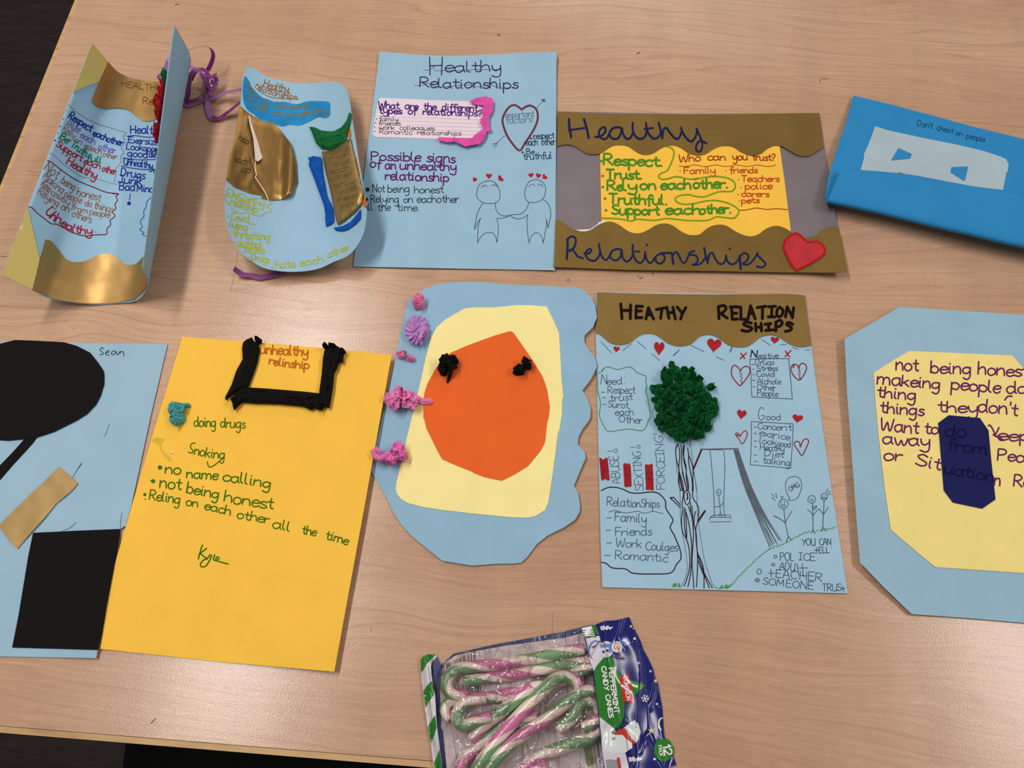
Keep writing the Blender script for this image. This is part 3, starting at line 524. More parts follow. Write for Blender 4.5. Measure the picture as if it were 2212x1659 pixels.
ink('handwriting', text([(1304, 355), (1360, 357), (1432, 359)], 'Respect.', 13, w) + text([(1310, 386), (1387, 387)], 'Trust.', 12, w) + text([(1312, 411), (1345, 411)], 'Re', 12, w) + text([(1346, 411), (1375, 411)], 'ly', 12, w) + text([(1383, 409), (1416, 409)], 'on', 12, w)
    + text([(1428, 409), (1492, 408)], 'each', 12, w) + text([(1498, 407), (1573, 406)], 'other.', 12, w) + text([(1316, 440), (1442, 442)], 'Truthful.', 12, w) + text([(1322, 463), (1424, 464)], 'Support', 11.5, w) + text([(1438, 463), (1512, 462)], 'each', 12, w) + text([(1512, 462), (1580, 460)], 'other.', 11.5, w)
    + sum([dot(x, y, 3) for x, y in ((1299, 348), (1302, 380), (1302, 404), (1307, 429), (1309, 454))], []), '#4C8A24', po, mp, 'bold green list')
w = 3.4
ink('pen_border', ln(G(1650, 610, 1720, 640, 1745, 700, 1720, 800, 1680, 890, 1650, 940, 1560, 980, 1535, 1020, 1570, 1055, 1660, 1050, 1780, 1020, 1950, 1055, 2080, 1045) + Hh(0, 1030, 150, 1000, 300, 990, 450, 1015, 530, 1070, 540, 1140, 480, 1190, 340, 1190, 230, 1225, 120, 1262, 0, 1250) + I(1950, 130, 1830, 140, 1760, 185, 1800, 240, 1900, 262, 2010, 250) + J(0, 245, 150, 210, 300, 205, 450, 240, 560, 300, 590, 350, 560, 410, 500, 440, 300, 420, 180, 465, 0, 470) + I(1900, 480, 1650, 455, 1480, 480, 1250, 465, 1150, 490, 1000, 460, 765, 450), w),
    '#7D9A1E', po, mp, 'green snaking line round the list')
w = 2.3
ink('handwriting', text([(1467, 349), (1513, 348)], 'Who', 9, w) + text([(1529, 346), (1567, 346)], 'can', 9, w) + text([(1583, 346), (1615, 345)], 'you', 9, w) + text([(1626, 346), (1674, 347)], 'trust?', 8.5, w)
    + wavy((1467, 358), (1676, 358), 1.6, 45, 1.3) + ln(J(590, 330, 680, 330, 820, 303, 960, 322, 1090, 312, 1235, 325), 1.8), '#9A3310', po, mp)
ink('handwriting', text([(1478, 375), (1545, 374)], 'Family', 8, w) + text([(1577, 374), (1636, 373)], 'friends', 7.5, w) + text([(1602, 392), (1683, 392)], 'Teachers', 7.5, w) + text([(1610, 409), (1668, 408)], 'police', 8, w) + text([(1602, 424), (1661, 425)], 'carers', 7, w) + text([(1602, 439), (1640, 438)], 'pets', 7, w)
    + sum([dot(x, y, 1.4) for x, y in ((1469, 369), (1568, 369), (1596, 388), (1601, 405), (1595, 420), (1597, 434))], []), '#BC4A1C', po, mp, 'small orange-red list')

# ================= yellow poster
po = rt('poster', 530, 1090, 'plain yellow poster with a black crepe paper frame, a teal tissue ball and green handwriting', 'poster')
def zy(x, y):
    e = max(0, (x - (850 - (y - 769)*.18) + 330)/330)
    e2 = max(0, 1 - abs(x - (390 - (y - 727)*.27))/70)
    return .0012 + .0062*e**2 + .0006*(1 + nz(x*.005, y*.005, 11)) + .0005*e2
patch('sheet', [(393.7, 727), (620, 745), (846, 766), (788, 1090), (722, 1451), (470, 1429), (216, 1401.5), (232, 1300), (245, 1228), (310, 1005)], paper(YC), po, zy, 0, .0004, 26)
CB = tissue('#0C0A0A')
def strip(name, pts, mt, zf, off, th, step, amp, ang, seed, parent, label=None, long=.02, cross=.22):
    ca, sa = math.cos(ang), math.sin(ang)
    def b(x, y):
        u = x*ca + y*sa; v = -x*sa + y*ca
        d = min(1, edist(x, y, pts)/7); return amp*(.35 + .65*d)*(.8 + .55*ridged(Vector((u*long, v*cross, seed)), 2))
    return patch(name, pts, mt, parent, zf, off, th, step, b, label=label, smooth=False)
strip('crepe_strip', Nn(890, 155, 920, 130, 965, 112, 980, 150, 1010, 145, 1048, 128, 1050, 160, 1020, 175, 1030, 230, 1010, 330, 975, 430, 935, 535, 850, 570, 790, 610, 740, 648, 735, 625, 790, 520, 830, 400, 885, 300, 880, 200), CB, zy, .0015, .001, 3.2, .0042, 1.85, 1, po, 'black crepe paper strip, left side of the frame')
strip('crepe_strip', Nn(850, 565, 900, 538, 1100, 550, 1400, 575, 1535, 590, 1545, 640, 1582, 705, 1555, 740, 1500, 710, 1465, 733, 1400, 700, 1200, 680, 1000, 675, 880, 665, 810, 735, 797, 690, 815, 655, 795, 630), CB, zy, .003, .0012, 3.2, .0042, .06, 2, po, 'black crepe paper strip, bottom of the frame')
strip('crepe_strip', Nn(1590, 195, 1640, 180, 1700, 190, 1730, 215, 1768, 240, 1745, 265, 1742, 330, 1705, 325, 1690, 380, 1665, 420, 1655, 540, 1625, 715, 1540, 690, 1535, 600, 1560, 420, 1570, 290), CB, zy, .0035, .0012, 3.2, .0045, 1.62, 3, po, 'black crepe paper strip, right side of the frame')
for i, (x, y, rx, ry) in enumerate(((1030, 150, 26, 16), (1745, 245, 24, 18), (1600, 205, 22, 22), (830, 670, 26, 30), (1540, 715, 30, 20), (1660, 205, 30, 22))):
    q = Nn(x, y)[0]; crumple('crepe_fold', q[0], q[1], rx/3.95, ry/3.95, zy(*q) + .003, .009, 40 + i, CB, po, 2, .4)
q = Nn(335, 748)[0]; scrap('tissue_ball', q[0], q[1], 22, 19, zy(*q), .014, 3, tissue('#4FA3A4'), po, 20, .5, 'teal tissue paper ball')
q = Nn(335, 822)[0]; scrap('tissue_ball', q[0], q[1], 20, 19, zy(*q), .012, 9, tissue('#4FA3A4'), po, 18, .5, 'teal tissue paper ball')
q = Nn(415, 700)[0]; crumple('tissue_ball', q[0], q[1], 8, 4, zy(*q), .005, 13, tissue('#4FA3A4'), po, 3, .4)
mp = on(zy, .0002)
ink('handwriting', tx(Nn, (1035, 250, 1240, 262, 1440, 272), 'unhealthy', 12, 3.3) + tx(Nn, (1110, 340, 1280, 368, 1450, 382), 'relinship', 10, 3.3), '#C0661A', po, mp, 'orange title inside the black frame')
w = 2.5
ink('handwriting', tx(Nn, (470, 873, 655, 878), 'doing', 12, w) + tx(Nn, (695, 878, 905, 890), 'drugs', 12, w) + ln(Nn(480, 1015, 450, 1020, 440, 1050, 460, 1080, 450, 1100, 422, 1092), w) + tx(Nn, (470, 1112, 600, 1138, 730, 1150), 'noking', 12, w)
    + ln(Nn(583, 1175, 600, 1220, 650, 1200, 720, 1140), w)
    + tx(O_, (525, 75, 635, 85), 'no', 13, 3) + tx(O_, (680, 105, 905, 122), 'name', 12, 3) + tx(O_, (942, 130, 1110, 150, 1285, 185), 'calling', 13, 3)
    + tx(O_, (485, 178, 640, 195), 'not', 15, 3) + tx(O_, (678, 215, 910, 258), 'being', 13, 3) + tx(O_, (950, 278, 1130, 310, 1305, 335), 'honest', 14, 3)
    + tx(O_, (410, 262, 630, 296), 'Reling', 12, 2.7) + tx(O_, (675, 308, 760, 320), 'on', 11, 2.7) + tx(O_, (808, 335, 995, 378), 'each', 11, 2.7) + tx(O_, (1045, 398, 1275, 440), 'other', 11, 2.7) + tx(O_, (1300, 468, 1425, 495), 'all', 12, 2.7) + tx(O_, (1515, 512, 1615, 530), 'the', 11, 2.7) + tx(O_, (1685, 550, 1845, 592), 'time', 11, 2.7)
    + ln(O_(795, 595, 780, 640, 765, 695), 3) + ln(O_(825, 618, 770, 662), 3) + ln(O_(780, 655, 810, 680, 830, 690, 850, 665), 3) + ln(O_(862, 668, 850, 700, 820, 745, 790, 752, 780, 735, 800, 705, 830, 695), 3) + ln(O_(885, 665, 875, 700, 900, 705, 915, 690, 900, 680, 895, 705, 930, 718, 980, 732), 3)
    + dot(*O_(488, 33)[0], 5) + dot(*O_(438, 132)[0], 4.6) + ln(O_(415, 125, 438, 132), 1.5) + dot(*O_(378, 229)[0], 3.6) + dot(*O_(382, 262)[0], 1.6), '#3D6E0C', po, mp, 'green felt-pen handwriting')
patch('smudge', Nn(110, 990, 150, 965, 220, 985, 200, 1010, 190, 1040, 215, 1090, 260, 1130, 285, 1165, 260, 1170, 215, 1130, 185, 1080, 165, 1030), mat('#D6B43A', .85, 0, .12, 60), po, zy, .0001, .00008, None, label='faint green smudge', curve=True)
q = Nn(285, 1098)[0]; crumple('glue_blob', q[0], q[1], 5, 2.6, zy(*q), .0014, 5, mat('#F2E4CC', .4), po, 2, .2, label='dried white glue')
q = Nn(392, 684)[0]; crumple('glue_blob', q[0], q[1], 5, 3, zy(*q), .0014, 8, mat('#E8CDA0', .4), po, 2, .2)

# ================= face poster with orange panel
po = rt('poster', 1050, 920, 'light blue cut-out poster with pale yellow panel and large orange egg shape', 'poster')
def zf_(x, y):
    return .0007 + .0006*(1 + nz(x*.006, y*.006, 21)) + .0042*max(0, (x - 1120)/170)**2 + .0012*max(0, (y - 1050)/160)
face = Pp(140, 1370, 165, 1250, 250, 900, 330, 500, 390, 230, 460, 165, 540, 110, 640, 70, 750, 48, 900, 37, 1080, 40, 1260, 58, 1450, 68, 1700, 75, 1850, 90, 1960, 85, 2040, 115, 2110, 180, 2150, 260, 2167, 370, 2130, 460, 2050, 540, 2048, 600, 2100, 690, 2150, 750, 2165, 800, 2160, 850, 2110, 950, 2030, 1055, 2070, 1120, 2108, 1220, 2105, 1300, 2085, 1345) + \
    Q(2030, 290, 1995, 360, 1985, 430, 2050, 500, 2060, 560, 2000, 700, 1950, 820, 1990, 890, 2008, 1000, 2005, 1060, 1960, 1140, 1850, 1215, 1700, 1290, 1600, 1370, 1520, 1480, 1460, 1540, 1400, 1550, 1210, 1553, 1000, 1570, 720, 1525, 600, 1430, 430, 1290, 330, 1180, 250, 1050, 195, 930, 120, 800, 50, 690, 92, 450)
patch('sheet', face, paper('#91B7CE'), po, zf_, 0, .0004, 22)
pan = Pp(920, 290, 1000, 278, 1200, 278, 1420, 255, 1560, 258, 1695, 270, 1760, 400, 1812, 520, 1825, 750, 1835, 950, 1852, 1110, 1840, 1150, 1838, 1280) + Q(1830, 200, 1815, 300, 1800, 330, 1780, 500, 1750, 720, 1720, 920, 1710, 980, 1680, 1050, 1590, 1105, 1520, 1120, 1350, 1115, 1200, 1100, 950, 1075, 700, 1045, 530, 1018, 400, 985, 330, 945, 295, 900, 280, 850, 290, 780, 360, 480, 440, 140) + Pp(500, 1030, 560, 760, 610, 570, 660, 470, 740, 395)
patch('panel', pan, paper(PY), po, zf_, .0006, .0004, 22, label='pale yellow card panel')
ora = Pp(1355, 498, 1385, 515, 1460, 620, 1570, 780, 1660, 930, 1700, 1050, 1725, 1210, 1712, 1320) + Q(1700, 220, 1680, 410, 1640, 490, 1520, 635, 1400, 710, 1275, 773, 1110, 738, 1010, 700, 1003, 690, 860, 635, 715, 570, 660, 470, 570, 285, 545, 185, 540, 185, 540, 120) + Pp(535, 1190, 550, 1080, 575, 1000, 660, 840, 740, 750, 800, 700, 950, 635, 1210, 540)
patch('orange_shape', ora, paper('#EA6627'), po, zf_, .0012, .0004, 22, label='orange card egg shape')
pk = tissue('#E682B8'); pu = tissue('#C08CCB')
q = Pp(502, 250)[0]; scrap('tissue_ball', q[0], q[1], 19, 20, zf_(*q), .016, 11, tissue('#E97FA8'), po, 18, .5, 'pink tissue ball, topmost')
# purple fan of tissue: pleats radiating from a pinch
def fan(name, cx, cy, rx, ry, z, h, n, seed, mt, parent, label, a0=0., a1=6.283):
    V = [P(cx, cy, z + h*.5)]; F = []; rr = random.Random(seed); rings = 7; prev = None
    for j in range(1, rings + 1):
        row = []
        for i in range(n + 1):
            a = a0 + (a1 - a0)*i/n; t = j/rings; e = 1 + .16*noise.noise(Vector((math.cos(a)*2, math.sin(a)*2, seed)))
            r = t*e*(1 + .07*(1 if i % 2 else -1)*t); zz = z + .0008 + h*(.35 + .65*(1 - t)**.6)*(.75 + .5*noise.noise(Vector((a*1.3, t*2, seed)))) + (.0026*t if i % 2 else 0)
            V.append(P(cx + math.cos(a + .25*math.sin(t*3 + seed))*rx*r, cy + math.sin(a + .25*math.sin(t*3 + seed))*ry*r, zz)); row.append(len(V) - 1)
        for i in range(n):
            if prev is None: F.append((0, row[i], row[i+1]))
            else: F.append((prev[i], row[i], row[i+1], prev[i+1]))
        prev = row
    o = obj(name, V, F, mt, parent, False, label); md = o.modifiers.new('thickness', 'SOLIDIFY'); md.thickness = .0002; return o
q = Pp(480, 490)[0]; fan('tissue_fan', q[0], q[1], 26, 32, zf_(*q), .012, 30, 4, pu, po, 'lilac pleated tissue paper fan')
q = Pp(505, 560)[0]; scrap('tissue_ball', q[0], q[1], 14, 18, zf_(*q) + .001, .013, 17, pu, po, 9, .8, 'lilac tissue paper lump')
q = Pp(340, 735)[0]; scrap('tissue_ball', q[0], q[1], 13, 13, zf_(*q), .010, 23, tissue('#E680AE'), po, 12, .55, 'small pink tissue ball')
q = Pp(425, 765)[0]; scrap('tissue_ball', q[0], q[1], 13, 8.5, zf_(*q), .008, 27, tissue('#E680AE'), po, 10, .55)
for (x, y, rx, ry, sd) in ((265, 1165, 80, 80, 31), (410, 1170, 80, 78, 33), (340, 1120, 90, 45, 35)):
    q = Pp(x, y)[0]; scrap('tissue_ball', q[0], q[1], rx/4.337, ry/4.337, zf_(*q) + .001, .015, sd, pk, po, 11, .95, 'pink tissue clump with a torn tail' if sd == 31 else None)
strip('tissue_tail', Pp(470, 1095, 540, 1130, 610, 1130, 632, 1162, 600, 1185, 540, 1185, 480, 1170, 440, 1130), pk, zf_, .002, .0006, 3, .003, .2, 6, po)
for (x, y, rx, ry, sd) in ((320, 500, 78, 72, 41), (250, 590, 62, 62, 43), (350, 560, 62, 55, 45)):
    q = Q(x, y)[0]; scrap('tissue_ball', q[0], q[1], rx/4.337, ry/4.337, zf_(*q) + .001, .014, sd, tissue('#E074B4'), po, 10, .95, 'pink tissue clump with a curled tail' if sd == 41 else None)
tube('tissue_tail', [P(*Q(x, y)[0], z) for x, y, z in ((240, 530, .012), (190, 545, .011), (130, 570, .010), (90, 545, .011), (75, 500, .0125), (100, 478, .013), (160, 520, .012))], [.0045, .004, .0032, .0035, .003, .0028, .0012], tissue('#E074B4'), po, 7)
for (x, y, rx, ry, sd) in ((760, 830, 92, 80, 51), (820, 800, 60, 45, 53), (725, 890, 45, 50, 54)):
    q = Pp(x, y)[0]; scrap('black_tissue_ball', q[0], q[1], rx/4.337, ry/4.337, zf_(*q) + .0014, .014, sd, CB, po, 8, .85, 'black tissue eye on the left' if sd == 51 else None)
tube('black_tissue_tail', [P(*Pp(x, y)[0], z) for x, y, z in ((790, 830, .014), (798, 880, .009), (785, 930, .005), (765, 985, .003))], [.002, .002, .0018, .0008], CB, po, 6)
for (x, y, rx, ry, sd) in ((1440, 885, 78, 52, 57), (1500, 830, 42, 55, 58), (1535, 850, 25, 28, 59)):
    q = Pp(x, y)[0]; scrap('black_tissue_ball', q[0], q[1], rx/4.337, ry/4.337, zf_(*q) + .0014, .014, sd, CB, po, 7, .85, 'black tissue eye on the right' if sd == 57 else None)

# ================= poster with black oval, left edge
po = rt('poster', 130, 1080, 'light blue poster with a black oval, black square and gold strip glued on', 'poster')
def zl(x, y): return .0008 + .0006*(1 + nz(x*.005, y*.005, 31)) + .003*max(0, (y - 1150)/270)*max(0, (x - 120)/100)
patch('sheet', [(-70, 736), (0, 738), (180, 741), (362, 743), (325, 900), (283.5, 1093), (271, 1137), (259.5, 1143), (247, 1222), (228, 1310), (207.6, 1421.8), (0, 1418), (-70, 1417)], paper('#9ABACD'), po, zl, 0, .0004, 26)
BK = mat('#120E0E', .8, 0, .05, 30, .35, 160, .12)
patch('black_oval', L_(150, 158, 340, 165, 635, 180, 760, 215, 895, 283, 970, 375, 1028, 460, 1037, 510, 1035, 600, 1000, 715, 955, 800, 865, 895, 770, 955, 540, 1070, 375, 1125, 260, 1143, 75, 1160, -60, 1150, -220, 1090, -330, 1000, -330, 300, -200, 240, 0, 195), BK, po, zl, .0013, .0004, 24, label='black card oval')
patch('stalk', L_(255, 1130, 385, 1105, 330, 1180, 240, 1280, 120, 1410, 0, 1550, -100, 1650, -100, 1500, 0, 1405, 130, 1270), BK, po, zl, .0007, .0004, 24, label='black card stalk')
patch('black_square', M_(282, 438, 650, 420, 1025, 405, 1020, 480, 975, 720, 940, 900, 890, 1160, 835, 1438, 500, 1428, 103, 1417, 160, 1130, 240, 640), BK, po, zl, .0008, .0004, 24, label='black card square')
patch('gold_strip', [(127, 1008), (156, 1032), (168, 1044), (157, 1057.7), (121.5, 1088), (96, 1118.5), (65.8, 1151.4), (38, 1185), (22.8, 1171.6), (0, 1140), (-2, 1134), (63, 1070), (95, 1040)], mat('#A88A58', .55, .45, .12, 22, .25, 60, .3), po, zl, .0009, .0004, 9, lambda x, y: .0007*(1 + nz(x*.03, y*.03, 9)), label='gold paper strip')
mp = on(zl, .0002); w = 1.6
ink('handwriting', ln(L_(1035, 248, 1012, 235, 995, 260, 1020, 280, 1025, 300, 993, 305), w) + ln(L_(1045, 290, 1082, 278, 1078, 262, 1058, 275, 1055, 303, 1090, 310), w) + ln(L_(1150, 272, 1120, 270, 1108, 298, 1135, 302, 1155, 275, 1162, 302, 1180, 298, 1195, 270), w) + ln(L_(1193, 290, 1205, 275, 1225, 275, 1232, 318), w), '#2A3540', po, mp, 'small name in black pen')
ink('pen_mark', ln(L_(1090, 995, 1068, 1045, 1055, 1090, 1035, 1120), .9) + ln(L_(815, 1378, 780, 1430, 722, 1530, 770, 1450, 812, 1395), 1) + ln(M_(530, 422, 590, 400, 650, 350), 1.1) + ln(M_(1042, 268, 1030, 330, 1028, 400, 1050, 392, 1070, 383), .9), '#3A4658', po, mp)

# ================= poster with the tree
po = rt('poster', 1550, 960, 'light blue poster with wavy gold top border, green tissue tree, drawn swing and lists', 'poster')
def zt(x, y): return .0012 + .0005*(1 + nz(x*.005, y*.005, 41)) + .0012*max(0, (700 - y)/70)*max(0, (x-1650)/90)
patch('sheet', [(1287, 630), (1402.6, 632.8), (1530, 634), (1739.6, 637), (1747.5, 697.5), (1752.8, 746.6), (1763.5, 830), (1797, 1060), (1832, 1281.8), (1560, 1275), (1301, 1268.6), (1297, 1150), (1294, 1020), (1290, 860), (1287, 720)], paper('#A0C3D8'), po, zt, 0, .0004, 26)
wv = R(130, 828, 200, 850, 280, 920, 370, 985, 440, 1008, 540, 1015, 680, 985, 790, 900, 880, 850, 980, 833, 1100, 850, 1200, 910, 1300, 985, 1420, 1030, 1530, 1040, 1660, 1010, 1750, 940, 1830, 875) + S(0, 850, 110, 875, 220, 940, 300, 1000, 420, 1045, 530, 1053, 640, 1040, 760, 960, 860, 885, 1000, 853, 1120, 875, 1240, 945, 1340, 1010, 1460, 1050, 1560, 1050, 1680, 1025)
patch('gold_strip', crom(wv, 3) + [(1747, 700), (1739, 637.5), (1700, 635), (1530, 636), (1402, 634.5), (1290, 631), (1288.5, 680)], gold('#957840', .42), po, zt, .0006, .0004, 14, gb, label='gold card strip with a wavy lower edge')
mp = lambda x, y: P(x, y, zt(x, y) + .0009 + gb(x, y)); w = 6.3
TL = [R(535, 350, 555, 590), R(695, 365, 690, 590), R(545, 455, 700, 455), R(790, 380, 780, 580), R(790, 385, 890, 390), R(780, 465, 870, 462), R(780, 575, 880, 572), R(945, 595, 985, 410), R(985, 410, 1070, 595), R(960, 525, 1040, 525), R(1115, 440, 1250, 415), R(1205, 430, 1185, 585),
      R(1285, 400, 1320, 585), R(1385, 405, 1425, 595), R(1300, 490, 1400, 490), R(1455, 400, 1530, 495), R(1595, 410, 1545, 500, 1510, 595),
      S(165, 390, 175, 590), S(165, 395, 250, 375, 290, 420, 250, 480, 180, 510), S(200, 505, 310, 580), S(355, 400, 460, 395), S(380, 410, 392, 600), S(380, 500, 465, 503), S(390, 600, 480, 597), S(470, 400, 530, 402), S(530, 402, 532, 600), S(530, 600, 630, 600),
      S(645, 600, 690, 380), S(690, 380, 765, 592), S(670, 505, 740, 508), S(795, 410, 935, 388), S(885, 405, 882, 590), S(980, 395, 1095, 388), S(1037, 395, 1032, 560), S(975, 558, 1085, 562), S(1160, 400, 1122, 450, 1117, 520, 1150, 558, 1200, 530, 1215, 450, 1160, 400), S(1258, 560, 1285, 395), S(1285, 395, 1375, 570), S(1372, 575, 1390, 408),
      S(700, 662, 620, 642, 575, 680, 640, 712, 708, 742, 690, 780, 620, 795, 548, 777), S(770, 665, 778, 790), S(862, 665, 868, 790), S(775, 730, 865, 725), S(925, 682, 1020, 670), S(982, 680, 985, 775), S(935, 780, 1060, 772), S(1102, 790, 1102, 642), S(1102, 645, 1170, 615, 1205, 660, 1175, 708, 1110, 722), S(1378, 682, 1315, 650, 1275, 680, 1355, 735, 1335, 778, 1257, 797)]
ink('title_lettering', sum([ln(q, w) for q in TL], []), '#1A0B0B', po, mp, 'heavy black capital lettering on the gold strip')
mp = on(zt, .0002)
def fheart(f, x, y, w_, h_, r=0.):
    q = f(x, y)[0]; pts = heartpts(0, 0, w_/f.s, h_/f.s, 20)
    patch('heart', [(q[0] + u*math.cos(r) - v*math.sin(r), q[1] + u*math.sin(r) + v*math.cos(r)) for u, v in pts], inkm('#A6262C'), po, zt, .0003, .00015)
fheart(R, 465, 1088, 105, 105, .15); fheart(R, 1160, 1072, 175, 240, .05); fheart(R, 2055, 1020, 240, 235, .1); fheart(S, 1082, 940, 140, 120, .12); fheart(U, 395, 605, 135, 140, .15); fheart(U, 1168, 662, 150, 120, .15)
da = [R(210, 965, 385, 1150), R(570, 1110, 705, 1000), R(800, 955, 945, 1080), R(1035, 1160, 1170, 1270), R(1390, 1200, 1490, 1100), R(1395, 1185, 1492, 1095), R(1670, 1020, 1895, 1130), R(2095, 1215, 2187, 1255), S(140, 1215, 255, 1270), S(387, 1045, 370, 1135), S(382, 1050, 345, 1140), S(865, 930, 1015, 1025), S(1175, 1015, 1280, 1008), S(1370, 1060, 1468, 1093), S(1580, 1105, 1660, 1095)]
ink('pen_dash', sum([ln(q, 1) for q in da], []), '#26323E', po, mp)
ink('cross_mark', ln(S(530, 1152, 592, 1240), 3) + ln(S(620, 1150, 520, 1244), 2.8) + ln(S(1258, 1120, 1322, 1210), 3) + ln(S(1347, 1110, 1252, 1207), 2.8), '#A8202A', po, mp, 'red crosses either side of the negative list')
w = 1.3
def zz(pts, w_): return [(pts, w_)]
bh = ln(S(525, 1440, 480, 1380, 430, 1350, 390, 1380, 375, 1460, 400, 1550, 470, 1640, 520, 1682, 560, 1640, 640, 1540, 680, 1450, 665, 1390, 610, 1365, 550, 1400, 525, 1440), 2.4) + zz(S(525, 1450, 510, 1478, 550, 1498, 515, 1528, 555, 1552, 530, 1598, 550, 1640, 528, 1680), 1.9)
bh += ln(S(1475, 1400, 1450, 1350, 1390, 1335, 1350, 1380, 1355, 1450, 1400, 1530, 1485, 1590, 1560, 1500, 1600, 1400, 1585, 1340, 1530, 1315, 1490, 1350, 1475, 1400), 2.4) + zz(S(1475, 1405, 1495, 1430, 1468, 1450, 1500, 1475, 1468, 1500, 1500, 1525, 1475, 1545, 1500, 1560, 1485, 1588), 2.2) + ln(S(1395, 1335, 1385, 1385), 3)
bh += ln(U(378, 910, 350, 865, 312, 880, 360, 950, 402, 1015, 450, 950, 475, 880, 455, 835, 420, 845, 378, 910), 2) + ln(U(312, 885, 375, 905), 2.4) + ln(U(1205, 1055, 1190, 990, 1145, 982, 1120, 1020, 1180, 1110, 1228, 1175, 1280, 1080, 1318, 990, 1300, 945, 1250, 960, 1205, 1055), 2.3)
ink('heart_drawing', bh, '#8E2A33', po, mp, 'hollow red hearts, two of them broken, beside the lists')
DK = '#39465A'
ink('handwriting', ln(S(690, 1218, 710, 1105), 2.6) + ln(S(710, 1108, 785, 1218), 3) + ln(S(785, 1215, 800, 1108), 2.6), '#2C2F3A', po, mp)
lst = tx(S, (812, 1238, 1140, 1232), 'egitive', 7, w) + ln(S(676, 1250, 1325, 1240), w) + ln(S(680, 1250, 700, 1660), w) + ln(U(520, 0, 537, 365), w) + ln(S(1308, 1242, 1345, 1640), w) + ln(U(1063, 20, 1095, 395), w) + ln(U(537, 365, 1093, 395), w)
lst += tx(S, (770, 1345, 1070, 1342), 'Drugs', 7, w) + tx(S, (790, 1440, 1130, 1436), 'Stress', 6.8, w) + tx(S, (790, 1535, 1080, 1536), 'Covid', 7, w) + tx(U, (610, 187, 935, 192), 'Alchole', 7.2, w) + tx(U, (610, 265, 865, 278), 'Other', 7, w) + tx(U, (612, 348, 895, 362), 'People', 7.5, w)
lst += sum([ln(q, w) for q in (S(710, 1335, 750, 1335), S(720, 1415, 745, 1412), S(725, 1503, 755, 1500), U(540, 135, 580, 137), U(550, 225, 580, 228))], [])
lst += ln(U(705, 540, 670, 508, 635, 560, 630, 640, 660, 685, 695, 665, 715, 628, 670, 622), w) + tx(U, (738, 682, 935, 684), 'ood', 7.5, w) + ln(U(530, 705, 1108, 738), w) + ln(U(1108, 738, 1100, 950, 1072, 1350), w) + ln(U(1072, 1350, 515, 1300), w) + ln(U(515, 1300, 530, 1000, 530, 705), w)
lst += tx(U, (620, 808, 860, 820), 'Conc', 8, w) + tx(U, (868, 822, 1090, 828), 'ent', 8, w) + tx(U, (640, 898, 1058, 962), 'exsrice', 8, w) + tx(U, (645, 1005, 875, 1035), 'look', 8, w) + tx(U, (885, 1045, 1068, 1062), 'good', 7.5, w) + tx(U, (650, 1095, 980, 1122), 'Heathy', 7.5, w) + tx(U, (710, 1180, 980, 1205), 'Diet', 8, w) + tx(U, (690, 1278, 1060, 1318), 'talking', 8.5, w)
lst += sum([ln(U(568, y, 607, y + 2), w) for y in (782, 868, 972, 1052, 1167, 1253)], [])
lst += ln(T(165, 295, 180, 170), w) + ln(T(180, 170, 240, 298), w) + ln(T(240, 298, 240, 175), w) + tx(T, (248, 297, 435, 297), 'eed', 9, w) + dot(*T(473, 198)[0], .8) + dot(*T(468, 283)[0], .8)
lst += tx(T, (255, 412, 605, 412), 'Respect', 9.5, w) + tx(T, (290, 512, 575, 497), 'trust', 8.5, w) + tx(T, (255, 588, 515, 603), 'Surot', 8.5, w) + tx(T, (350, 690, 580, 692), 'each', 8.5, w) + tx(T, (395, 780, 700, 800), 'Other', 9, w)
lst += ln(T(170, 398, 215, 398), w) + ln(T(185, 468, 225, 468), w) + ln(T(190, 555, 230, 555), w)
ink('handwriting', lst, DK, po, mp, 'thin pen lists inside boxes')
w = 1.5
rel = tx(Vv, (190, 440, 520, 462), 'Relati', 11, w) + tx(Vv, (528, 464, 885, 470), 'onShips', 10.5, w) + ln(Vv(220, 530, 290, 508, 400, 535, 480, 535, 600, 520, 690, 545, 800, 520, 935, 550), 1.2)
rel += tx(Vv, (295, 645, 710, 672), 'Family', 11, w) + tx(Vv, (305, 842, 785, 835), 'Friends', 10.5, w) + tx(Vv, (310, 985, 650, 1005), 'Work', 10.5, w) + tx(Vv, (705, 1030, 1130, 1050), 'Coulges', 11, w) + tx(Vv, (300, 1150, 1000, 1190), 'Romantic', 11, w)
rel += ln(Vv(190, 605, 255, 605), w) + ln(Vv(180, 772, 242, 770), w) + ln(Vv(185, 938, 252, 937), w) + ln(Vv(160, 1102, 238, 1104), w)
ink('handwriting', rel, '#3C4C5C', po, mp, 'thin pen list inside the dark cloud outline')
ink('pen_border', ln(Vv(115, 245, 200, 205, 300, 200, 400, 225, 500, 270, 620, 278, 780, 262, 870, 280, 940, 340, 970, 400, 975, 480, 1030, 570, 1068, 640, 1030, 730, 1080, 830, 1120, 920, 1165, 1040, 1170, 1150, 1110, 1230, 1070, 1310, 1000, 1345, 850, 1350, 650, 1350, 520, 1335, 440, 1285, 300, 1275, 240, 1260, 180, 1210, 118, 1198), 2.3), '#281A22', po, mp, 'dark wavy outline')
ink('pen_border', ln(T(120, 160, 180, 130, 200, 100, 180, 115, 240, 75, 300, 85, 380, 108, 450, 90, 530, 75, 580, 95, 620, 140, 700, 175, 745, 200, 740, 270, 755, 320, 740, 380, 765, 470, 780, 560, 800, 700, 770, 770, 740, 850, 690, 890, 620, 885, 530, 868, 400, 885, 300, 900, 240, 885, 190, 800, 145, 690, 160, 580, 155, 500, 130, 400, 120, 250, 120, 160), 1.7), '#3F8A54', po, mp, 'green wavy outline')
w = 1.3
